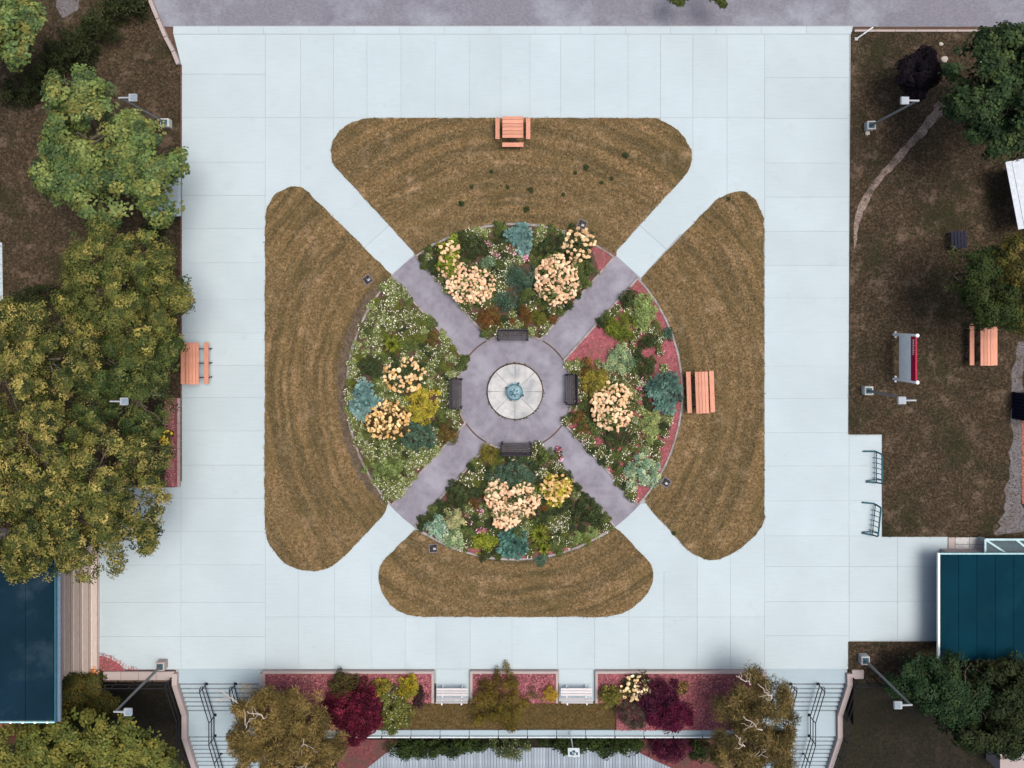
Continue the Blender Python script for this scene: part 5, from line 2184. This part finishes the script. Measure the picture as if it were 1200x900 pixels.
# edge strip of brick at the west lawn
EDGEB = speckle('dull_brick', (0.09, 0.045, 0.038), (0.17, 0.085, 0.07), 8, .9)
t = thing('brick_edging', 'thin reddish brick edging between shaded grass and concrete', 'edging', P(212.5, 320))
o = t.location
for i in range(61):
    q = P(212.6, 80 + i * 8.0) - o
    mb = MB()
    mb.box((0, 0, 0), (.05, .30, .10))
    k = mb.build('brick', EDGEB, t)
    k.location = (q.x, q.y, .01)
# raised white pad under the maple
t = thing('concrete_plinth', 'white concrete plinth half hidden under the round green maple', 'plinth', P(190, 226))
o = t.location
q0, q1 = P(172, 252.5, .4) - o, P(209, 198, .4) - o
mb = MB()
mb.box(((q0.x + q1.x) / 2, (q0.y + q1.y) / 2, .22), (q1.x - q0.x, q1.y - q0.y, .36))
mb.build('block', CONC, t, .015)
mb = MB()
mb.box(((q0.x + q1.x) / 2, (q0.y + q1.y) / 2, .43), (q1.x - q0.x + .08, q1.y - q0.y + .08, .05))
mb.build('cap', CONC, t, .01)
# planter strip under the yellow trees
t = thing('edge_planter', 'narrow red mulch planter with white edging under the yellow green trees', 'planter', P(203, 518))
o = t.location
q0, q1 = P(198, 570) - o, P(211.5, 466) - o
mb = MB()
mb.box(((q0.x + q1.x) / 2, (q0.y + q1.y) / 2, .07), (q1.x - q0.x, q1.y - q0.y, .12))
mb.build('mulch', MULCH, t)
for i in range(7):
    y = q0.y + (q1.y - q0.y) * (i + .5) / 7
    mb = MB()
    mb.box((q1.x - .03, y, .10), (.10, (q1.y - q0.y) / 7 - .015, .2))
    mb.build('edging_stone', OLDC, t, .01)
scatter_flat('mulch_chips', poly_px([(194, 569), (206, 569), (206, 467), (194, 467)]), 1500, .135, (.04, .10), (.02, .04), MULPAL + [(0.5, 0.42, 0.4)], 77, 'loose red mulch chips under the yellow green trees', 'mulch', CHIP)
put('yellow', 195, 510, 'the narrow planter under the trees', 1.4, .13)
put('yellow', 194, 518, 'the narrow planter under the trees', 1.0, .13)

# white slatted shelter roof and navy bench at the right
p = P(1178, 190, 2.2)
t = thing('shelter_roof', 'white corrugated shelter roof at the edge of the dark tree', 'shelter', (P(1195, 230).x, P(1195, 230).y, 0), 0)
o = t.location
rzz = 0.19
c0 = rel(1178, 190, 1.5)
for i in range(9):
    mb = MB()
    q = MB()
    dx = .28 * i + .14
    x0_ = c0[0] + dx * math.cos(rzz)
    y0_ = c0[1] + dx * math.sin(rzz)
    L_ = 3.1
    mb.box((x0_ + math.sin(rzz) * L_ / 2, y0_ - math.cos(rzz) * L_ / 2, 1.5 + (i % 2) * .02), (.275, L_, .03), rzz)
    mb.build('sheet', plain('white_sheet', (0.42, 0.47, 0.53), .5) if i == 0 else MATS['white_sheet'], t)
for (a, b) in ((.9, .3), (2.3, .3), (.9, 2.8), (2.3, 2.8)):
    mb = MB()
    x0_ = c0[0] + a * math.cos(rzz) + b * math.sin(rzz)
    y0_ = c0[1] + a * math.sin(rzz) - b * math.cos(rzz)
    mb.box((x0_, y0_, .74), (.09, .09, 1.48))
    mb.build('post', GREYST, t)
p = P(1123, 281, .4)
t = thing('garden_seat', 'dark navy slatted seat in the shade at the tree edge', 'seat', (p.x, p.y, .03), 0.05)
for i in range(5):
    mb = MB()
    mb.box((-.30 + i * .15, 0, .42), (.11, .80, .03))
    mb.build('seat_slat', NAVY, t)
for s in (-1, 1):
    mb = MB()
    mb.bar((-.36, s * .3, .39), (.36, s * .3, .39), .05, .05)
    mb.bar((-.33, s * .3, 0), (-.33, s * .3, .39), .05, .05)
    mb.bar((.33, s * .3, 0), (.33, s * .3, .39), .05, .05)
    mb.build('leg_frame', NAVY, t)
p = P(1196, 476, .5)
t = thing('litter_bin', 'dark slatted litter bin standing on the gravel track', 'bin', (p.x, p.y, .04))
for i in range(8):
    mb = MB()
    mb.box((-.10, -.56 + i * .16, .5), (.06, .13, .95))
    mb.build('slat', NAVY, t)
mb = MB()
mb.box((.35, 0, .95), (.95, 1.3, .06))
mb.build('lid', BLACK, t)
mb = MB()
mb.box((.35, 0, .45), (.8, 1.2, .9))
mb.build('box', BLACK, t)
# small guy post and stones in the upper right lawn
t = thing('white_post', 'short white bollard pole leaning at the kerb corner', 'post', P(1003, 46))
mb = MB()
mb.tube([(0, 0, 0), (.25, .16, .35), (.55, .36, .6)], .035, 8)
mb.build('pole', WHITE, t)
mb = MB()
mb.box((0, 0, .03), (.14, .14, .06))
mb.build('base', GREYST, t)
for px, py, s in ((1102, 52, .10), (1106, 70, .16), (1016, 156, .12), (1151, 75, .14), (1156, 95, .13)):
    p = P(px, py)
    bm = bmesh.new()
    bmesh.ops.create_icosphere(bm, subdivisions=2, radius=s)
    for v in bm.verts:
        v.co *= 1 + rnd.uniform(-.2, .2)
        v.co.z *= .55
    me = bpy.data.meshes.new('pale_rock')
    bm.to_mesh(me)
    bm.free()
    me.materials.append(PALEBARK)
    tag(link('pale_rock', me, None, (p.x, p.y, .05)), 'small pale rock lying in the patchy grass', 'rock', 'pale rocks in the patchy grass')

# ------------------------------------------------------------------ trees
MAPLE = [(0.20, 0.24, 0.075), (0.12, 0.18, 0.055), (0.16, 0.21, 0.06), (0.09, 0.15, 0.06), (0.22, 0.22, 0.06), (0.07, 0.12, 0.05)]
GOLD = [(0.30, 0.26, 0.075), (0.23, 0.215, 0.055), (0.026, 0.040, 0.015), (0.38, 0.31, 0.10), (0.036, 0.054, 0.018), (0.13, 0.145, 0.036), (0.022, 0.034, 0.014), (0.06, 0.08, 0.022), (0.10, 0.12, 0.03)]
OLIVE = [(0.14, 0.155, 0.038), (0.19, 0.185, 0.05), (0.05, 0.07, 0.022), (0.27, 0.235, 0.065), (0.036, 0.055, 0.018), (0.09, 0.115, 0.03), (0.06, 0.085, 0.025)]
DARKT = [(0.020, 0.045, 0.018), (0.028, 0.06, 0.024), (0.014, 0.032, 0.014), (0.04, 0.07, 0.025)]
BROWN = [(0.27, 0.195, 0.068), (0.33, 0.235, 0.085), (0.15, 0.115, 0.038), (0.07, 0.058, 0.024), (0.20, 0.155, 0.05), (0.10, 0.08, 0.03)]
BURG = [(0.085, 0.008, 0.022), (0.12, 0.011, 0.029), (0.05, 0.006, 0.016), (0.15, 0.018, 0.038)]

make_tree('maple_tree', 'round green maple at the edge of the plaza below the low stone wall',
          [(95, 115, 5.0, 38, .8), (120, 160, 5.8, 52, .8), (85, 195, 5.2, 42, .8), (165, 170, 5.4, 42, .8), (180, 205, 5.0, 34, .8), (125, 225, 5.2, 44, .8), (190, 240, 4.6, 24, .8), (70, 215, 4.6, 24, .8), (212, 192, 4.6, 14, .8)],
          (135, 185, 0.03), MAPLE, 301, clump=.25, per=30, leaf=(.12, .19), wid=(.09, .14), trunk_r=.2, up=.55, dens=1.0, jit=.22)
make_tree('maple_tree', 'green maple at the gravel patch behind the dark hedge',
          [(5, 25, 5.2, 38, .8), (35, 30, 5.0, 22, .8), (22, 60, 4.8, 22, .8), (-40, 40, 5.2, 50, .8)], (5, 30, .03), MAPLE, 302, clump=.25, per=30, leaf=(.12, .19), wid=(.09, .14), up=.55)
make_tree('linden_tree', 'olive yellow tree overhanging the concrete between the maple and the picnic table',
          [(120, 300, 5.6, 45, .8), (165, 310, 5.6, 48, .8), (140, 350, 6.0, 52, .8), (198, 340, 5.0, 30, .8), (105, 345, 5.4, 34, .8), (165, 385, 5.4, 42, .8)],
          (140, 335, .03), OLIVE, 303, clump=.175, per=27, leaf=(.075, .125), wid=(.045, .075), up=.4, dens=1.0, jit=.2)
make_tree('linden_tree', 'golden olive tree above the pale side path',
          [(35, 395, 6.0, 50, .8), (75, 420, 6.2, 48, .8), (20, 445, 6.0, 50, .8), (95, 380, 5.4, 28, .8), (-30, 410, 6, 50, .8)],
          (45, 415, .03), GOLD, 304, clump=.175, per=27, leaf=(.075, .125), wid=(.045, .075), up=.4, dens=1.0, jit=.2)
make_tree('linden_tree', 'dark olive tree behind the picnic table on the concrete, lamp in its crown',
          [(145, 430, 5.0, 42, .8), (175, 425, 4.7, 33, .8), (170, 475, 4.6, 40, .8), (195, 400, 4.4, 22, .8), (110, 460, 5.0, 40, .8), (180, 495, 4.3, 22, .8)],
          (155, 448, .03), [(c[0] * .62, c[1] * .74, c[2] * .8) for c in OLIVE], 305, clump=.175, per=27, leaf=(.075, .125), wid=(.045, .075), up=.4, dens=1.0, jit=.2)
make_tree('linden_tree', 'largest golden tree, overhanging the stage steps and roof',
          [(60, 520, 6.4, 58, .8), (125, 545, 6.2, 55, .8), (40, 590, 6.8, 60, .8), (110, 605, 6.6, 60, .8), (160, 580, 5.6, 38, .8), (55, 640, 6.2, 45, .8), (110, 650, 5.8, 38, .8), (180, 535, 5.2, 24, .8), (170, 625, 5.0, 22, .8), (0, 540, 6.2, 50, .8), (-30, 610, 6.2, 60, .8), (15, 655, 5.6, 26, .8)],
          (80, 585, .03), GOLD, 306, clump=.18, per=27, leaf=(.075, .125), wid=(.04, .07), up=.4, trunk_r=.24, dens=1.0, jit=.2)
make_tree('maple_tree', 'yellow green maple in the dark hollow beside the stage',
          [(30, 880, 2.6, 42, .8), (80, 870, 3.0, 45, .8), (130, 875, 3.0, 42, .8), (170, 890, 2.6, 38, .8), (110, 915, 3.4, 55, .8), (50, 920, 3.2, 50, .8), (190, 905, 2.0, 24, .8)],
          (110, 895, ZL), [(0.11, 0.13, 0.03), (0.15, 0.16, 0.035), (0.20, 0.18, 0.04), (0.085, 0.11, 0.03)], 307, clump=.24, per=30, leaf=(.11, .17), wid=(.08, .12), up=.55)
make_tree('small_tree', 'small dark olive tree at the end of the stage steps',
          [(90, 812, .4, 22, .8), (115, 803, .3, 15, .8), (82, 835, .2, 20, .8), (120, 830, .0, 18, .8)], (98, 822, ZL), [(0.07, 0.075, 0.02), (0.05, 0.06, 0.018), (0.11, 0.085, 0.02)], 308, clump=.2, per=34, leaf=(.08, .13), wid=(.05, .08), trunk_r=.08)
make_tree('dark_maple', 'dark green tree above the trodden path and pale rocks',
          [(1150, 75, 5.2, 40, .8), (1140, 125, 5.2, 38, .8), (1185, 70, 5.4, 42, .8), (1180, 130, 5.6, 48, .8), (1170, 165, 5.0, 28, .8), (1215, 100, 5.4, 50, .8), (1120, 125, 4.6, 16, .8)],
          (1175, 110, .03), [(0.024, 0.046, 0.018), (0.036, 0.066, 0.024), (0.016, 0.032, 0.014), (0.060, 0.088, 0.030)], 309, clump=.25, per=30, leaf=(.12, .19), wid=(.09, .14), up=.55, jit=.3)
make_tree('linden_tree', 'dark green and gold tree over the picnic table near the gravel track',
          [(1140, 320, 4.8, 38, .8), (1165, 345, 5.0, 40, .8), (1150, 360, 4.6, 28, .8)], (1178, 330, .03), [(0.026, 0.046, 0.014), (0.04, 0.062, 0.02), (0.055, 0.075, 0.02)], 310, clump=.175, per=27, leaf=(.075, .125), wid=(.045, .075), up=.35)
make_tree('linden_tree', 'golden green tree beside the white shelter roof, behind the dark one',
          [(1195, 310, 5.6, 40, .8), (1205, 350, 5.4, 40, .8), (1188, 365, 5.0, 25, .8), (1240, 330, 5.6, 45, .8)], (1215, 332, .03), [(0.085, 0.08, 0.018), (0.13, 0.105, 0.028), (0.05, 0.058, 0.016)], 311, clump=.175, per=27, leaf=(.075, .125), wid=(.045, .075), up=.35, jit=.3)
make_tree('dark_tree', 'dark green tree between the teal roof and the grass bank',
          [(1060, 795, 1.4, 24, .8), (1095, 805, 1.8, 34, .8), (1080, 785, 1.5, 22, .8), (1125, 800, 2.0, 34, .8), (1110, 820, 1.8, 28, .8)], (1095, 815, -1.2), DARKT, 312, clump=.26, per=40, leaf=(.10, .17), wid=(.07, .11), trunk_r=.12)
make_tree('dark_tree', 'dim olive tree beside the pink walkway corner',
          [(1140, 840, 2.0, 36, .8), (1175, 815, 2.0, 42, .8), (1150, 800, 1.7, 30, .8), (1190, 790, 1.5, 26, .8), (1180, 850, 1.8, 30, .8), (1215, 830, 2.2, 40, .8), (1120, 850, 1.4, 24, .8)], (1160, 840, ZL), [(0.022, 0.034, 0.012), (0.034, 0.046, 0.016), (0.016, 0.026, 0.010)], 313, clump=.25, per=40, leaf=(.10, .17), wid=(.07, .11), trunk_r=.12)
make_tree('roadside_tree', 'tree leaning over the brick road, only leaf tips showing',
          [(790, -2, 1.5, 5, .8), (797, 2, 1.4, 3, .8), (803, -3, 1.5, 3, .8), (843, -1, 1.5, 4, .8), (846, 5, 1.4, 3, .8), (832, -4, 1.5, 3, .8), (815, -120, 2.4, 30, .8)], (818, -115, -.03), [(0.06, 0.085, 0.025), (0.09, 0.11, 0.03)], 314, clump=.13, per=16, leaf=(.08, .13), wid=(.05, .08), bump=.2, trunk_r=.07)
# dark purple leaved tree
make_tree('plum_tree', 'blackish purple round leaved tree beside the lamp post on patchy grass',
          [(1075, 86, 2.0, 22, 1.0), (1078, 72, 1.8, 15, 1.0), (1072, 100, 1.8, 15, 1.0)], (1073, 90, .03), [(0.010, 0.007, 0.012), (0.016, 0.010, 0.016), (0.007, 0.006, 0.008)], 315, clump=.19, per=60, leaf=(.07, .12), wid=(.05, .08), trunk_r=.07, inner=.55, dens=1.5)
# feathery brown trees over the steps
make_tree('honey_locust', 'brown feathery tree with pale boughs over the steps and burgundy bush planter',
          [(292, 822, 2.2, 21, .8), (325, 835, 2.8, 30, .8), (355, 838, 2.6, 32, .8), (300, 858, 2.8, 30, .8), (340, 872, 3.0, 38, .8), (378, 868, 2.6, 30, .8), (308, 890, 2.6, 30, .8), (365, 895, 2.6, 34, .8)],
          (338, 846, .12), BROWN, 321, clump=.2, per=58, leaf=(.12, .22), wid=(.016, .030), up=.1, flat=1.6, branchy=7, trunk_r=.09, dens=1.6, bump=.34, jit=.28)
make_tree('honey_locust', 'brown feathery tree with pale boughs over the steps and plum bush planter',
          [(880, 800, 2.2, 20, .8), (905, 815, 2.4, 22, .8), (862, 835, 2.6, 26, .8), (895, 845, 3.0, 34, .8), (872, 870, 2.8, 34, .8), (905, 880, 2.6, 30, .8), (860, 890, 2.4, 26, .8)],
          (882, 842, .12), [(c[0] * .8, c[1] * .82, c[2] * .9) for c in BROWN], 322, clump=.2, per=58, leaf=(.12, .22), wid=(.016, .030), up=.1, flat=1.6, branchy=6, trunk_r=.09, dens=1.6, bump=.34, jit=.28)


# planter shrubs
def pshrub(name, label, px, py, rx, ry, h, pal, seed, z0=.15, **k):
    return shrub(name, label, px, py, rx, ry, h, pal, seed, z0=z0, **k)


pshrub('smoke_bush', 'deep burgundy bush spilling over the white coping', 415, 832, 38, 28, 1.3, BURG, 401, ck=.17, per=34, leaf=(.07, .12), wid=(.05, .08))
pshrub('smoke_bush', 'lower burgundy branch mass hanging below the coping', 410, 860, 22, 16, .8, BURG, 402, ck=.15, per=30, leaf=(.07, .12), wid=(.05, .08), z0=-.2)
pshrub('shrub', 'olive brown shrub behind the burgundy bush', 405, 806, 24, 16, .8, [(0.06, 0.05, 0.018), (0.09, 0.07, 0.022), (0.045, 0.045, 0.016)], 403, leaf=(.06, .1), wid=(.03, .05))
pshrub('shrub', 'yellow green shrub with white blooms at the end of the burgundy bush planter', 462, 835, 18, 28, .9, [(0.12, 0.14, 0.03), (0.085, 0.11, 0.028), (0.17, 0.17, 0.035)], 404, tip=((.72, .70, .58), .05))
pshrub('shrub', 'bright yellow flowering shrub against the planter wall', 478, 807, 13, 14, .7, [(0.40, 0.30, 0.02), (0.30, 0.25, 0.03), (0.20, 0.20, 0.03)], 405)
pshrub('shrub', 'small yellow shrub top beside the burgundy bush', 447, 806, 11, 10, .6, [(0.28, 0.22, 0.03), (0.20, 0.18, 0.03)], 406)
pshrub('shrub', 'dark purple perennial at the planter end by the white bench', 492, 817, 8, 12, .4, [(0.05, 0.025, 0.03), (0.035, 0.02, 0.02)], 407)
pshrub('shrub', 'wide olive gold shrub filling the short planter and the grass strip', 585, 823, 33, 33, 1.1, [(0.17, 0.125, 0.022), (0.12, 0.095, 0.02), (0.21, 0.16, 0.028), (0.085, 0.07, 0.018)], 408, ck=.17, leaf=(.10, .17), wid=(.018, .032), per=40, up=.2, z0=.05)
pshrub('shrub', 'small round golden yellow shrub in the short planter', 644, 815, 9, 9, .5, [(0.42, 0.27, 0.03), (0.34, 0.22, 0.03), (0.25, 0.18, 0.03)], 409, ck=.09, leaf=(.05, .08), wid=(.02, .03))
pshrub('shrub', 'thin olive tuft on the pink mulch of the short planter', 624, 812, 9, 9, .4, [(0.14, 0.10, 0.03), (0.10, 0.08, 0.03)], 410, dens=.4, leaf=(.08, .13), wid=(.014, .022))
pshrub('shrub', 'olive lime shrub at the white bench end of the plum bush planter', 716, 816, 17, 13, .7, [(0.15, 0.14, 0.03), (0.10, 0.10, 0.025), (0.21, 0.19, 0.04)], 411)
t = hydrangea('hydrangea', 'cream flower sprays above the plum bush in the long planter', 745, 806, 19, 15, .6, 30, .085, [(0.80, 0.58, 0.30), (0.85, 0.68, 0.42)], 412, lpal=[(0.05, 0.05, 0.02), (0.07, 0.06, 0.02)])
t.location.z = .17
pshrub('smoke_bush', 'dark plum bush below the cream flower sprays', 768, 817, 27, 22, .9, [(0.055, 0.010, 0.028), (0.075, 0.012, 0.032), (0.035, 0.008, 0.020)], 413, ck=.16, per=32, leaf=(.07, .11), wid=(.05, .07))
pshrub('smoke_bush', 'crimson plum bush over the white coping', 788, 838, 27, 22, 1.0, [(0.10, 0.010, 0.035), (0.07, 0.009, 0.028)], 414, ck=.16, per=32, leaf=(.07, .11), wid=(.05, .07))
pshrub('shrub', 'grey brown twiggy shrub by the coping beside the plum bushes', 741, 838, 18, 17, .7, [(0.075, 0.06, 0.05), (0.05, 0.045, 0.035), (0.11, 0.09, 0.06)], 415, leaf=(.08, .13), wid=(.016, .026), per=36, up=.2)
pshrub('smoke_bush', 'plum bush on the lower terrace at the foot of the wall', 785, 876, 28, 18, 1.2, [(0.09, 0.010, 0.035), (0.06, 0.009, 0.03), (0.12, 0.03, 0.05)], 416, ck=.16, per=30, leaf=(.07, .11), wid=(.05, .07), z0=ZL + .06)
pshrub('shrub', 'small orange tipped plant on the plum bush planter mulch', 800, 808, 9, 9, .4, [(0.12, 0.09, 0.03), (0.2, 0.12, 0.03)], 417, dens=.5, tip=((.75, .45, .15), .12))
# shrubs at the foot of the wall
LOWP = [(0.030, 0.050, 0.014), (0.045, 0.072, 0.018), (0.018, 0.03, 0.010)]
for i, (px, py, rx, ry, h, lab) in enumerate(((475, 878, 26, 13, .8, 'dark green shrub at the foot of the wall near the red mulch'), (530, 876, 26, 12, .8, 'low dark green shrub at the foot of the wall below the white bench'), (556, 873, 20, 9, .7, 'dark green shrub at the foot of the wall left of the pale flowering one'), (690, 872, 22, 9, .7, 'dark green shrub at the foot of the wall behind the notice'), (650, 870, 18, 8, .6, 'dark green shrub at the foot of the wall right of the pale flowering one'), (735, 874, 24, 12, .8, 'dark green shrub at the foot of the wall beside the plum bush'), (825, 880, 20, 14, .8, 'dark green shrub at the foot of the wall near the brown feathery tree'), (500, 880, 22, 10, .7, 'spreading dark green shrub at the foot of the wall, near red mulch'), (668, 876, 22, 10, .7, 'dark green shrub at the foot of the wall just beside the notice pole'), (712, 877, 22, 11, .8, 'dark green shrub at the foot of the wall between the notice and the plum bush'))):
    pshrub('shrub', lab, px, py, rx, ry, h, LOWP, 430 + i, z0=ZL + .03, ck=.17, per=30, leaf=(.08, .14), wid=(.04, .07))
pshrub('shrub', 'pale flowering green shrub at the foot of the wall, leaning onto the boards', 600, 876, 30, 15, .9, [(0.06, 0.085, 0.03), (0.10, 0.12, 0.045), (0.04, 0.06, 0.02)], 440, z0=ZL + .03, ck=.17, tip=((.42, .38, .22), .10))
# hedge at the upper left: one clipped run of individual bushes
HP = [(0.030, 0.040, 0.014), (0.044, 0.054, 0.018), (0.020, 0.026, 0.010)]
HLAB = ['end bush of the dark hedge, touching the low stone wall', 'second dark hedge bush from the low stone wall', 'third dark hedge bush from the low stone wall', 'fourth dark hedge bush from the low stone wall', 'fifth dark hedge bush from the low stone wall', 'last dark hedge bush, farthest from the low stone wall']
for i, (px, py, rx, ry) in enumerate(((140, 8, 24, 18), (116, 28, 24, 20), (94, 48, 24, 20), (70, 66, 24, 20), (48, 88, 24, 20), (24, 105, 24, 20))):
    t = pshrub('hedge_bush', HLAB[i], px, py, rx, ry, 1.5, HP, 450 + i, z0=.03, ck=.2, per=34, leaf=(.08, .14), wid=(.04, .07), group='dark hedge bushes')
pshrub('shrub', 'very dark bush at the trunk of the golden olive tree', 45, 348, 30, 15, 1.0, HP, 460, z0=.03, ck=.2, per=30, leaf=(.08, .14), wid=(.04, .07))
pshrub('shrub', 'dark bush beside the white plinth under the maple', 180, 268, 16, 10, .7, HP, 461, z0=.03, ck=.17, per=30, leaf=(.08, .13), wid=(.04, .06))
pshrub('shrub', 'low dark strip bush by the road at the low wall', 160, 5, 14, 14, .8, HP, 462, z0=.03, ck=.17, per=30, leaf=(.08, .13), wid=(.04, .06))

# ------------------------------------------------------------------ grass blades
DRY = [(0.34, 0.26, 0.16), (0.19, 0.14, 0.072), (0.14, 0.102, 0.050), (0.27, 0.20, 0.12), (0.095, 0.075, 0.034), (0.16, 0.115, 0.058), (0.075, 0.064, 0.028)]
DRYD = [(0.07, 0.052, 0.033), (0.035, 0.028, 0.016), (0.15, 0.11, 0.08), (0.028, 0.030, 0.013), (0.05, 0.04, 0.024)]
GLAB = {'top': 'the lawn with dark weed tufts', 'left': 'the lawn by the white groundcover bed', 'right': 'the lawn by the narrow picnic table', 'bottom': 'the lawn below the heart shaped hydrangea', 'strip': 'the strip beside the white coping', 'east': 'the patchy grass around the sign', 'west': 'the shaded ground under the big trees', 'southeast': 'the patch by the teal roofed building'}
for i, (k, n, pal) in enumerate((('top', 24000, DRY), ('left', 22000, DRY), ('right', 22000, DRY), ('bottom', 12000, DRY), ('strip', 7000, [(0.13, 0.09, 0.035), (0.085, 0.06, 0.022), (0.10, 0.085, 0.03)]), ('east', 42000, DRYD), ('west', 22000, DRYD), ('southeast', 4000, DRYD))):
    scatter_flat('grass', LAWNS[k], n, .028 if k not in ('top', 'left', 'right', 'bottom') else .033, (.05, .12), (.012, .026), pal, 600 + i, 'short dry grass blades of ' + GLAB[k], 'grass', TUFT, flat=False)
# prototypes that found no place
for k, prs in FILL.items():
    for pr in prs:
        if pr.name not in USED:
            for ch in list(pr.children):
                bpy.data.objects.remove(ch)
            bpy.data.objects.remove(pr)
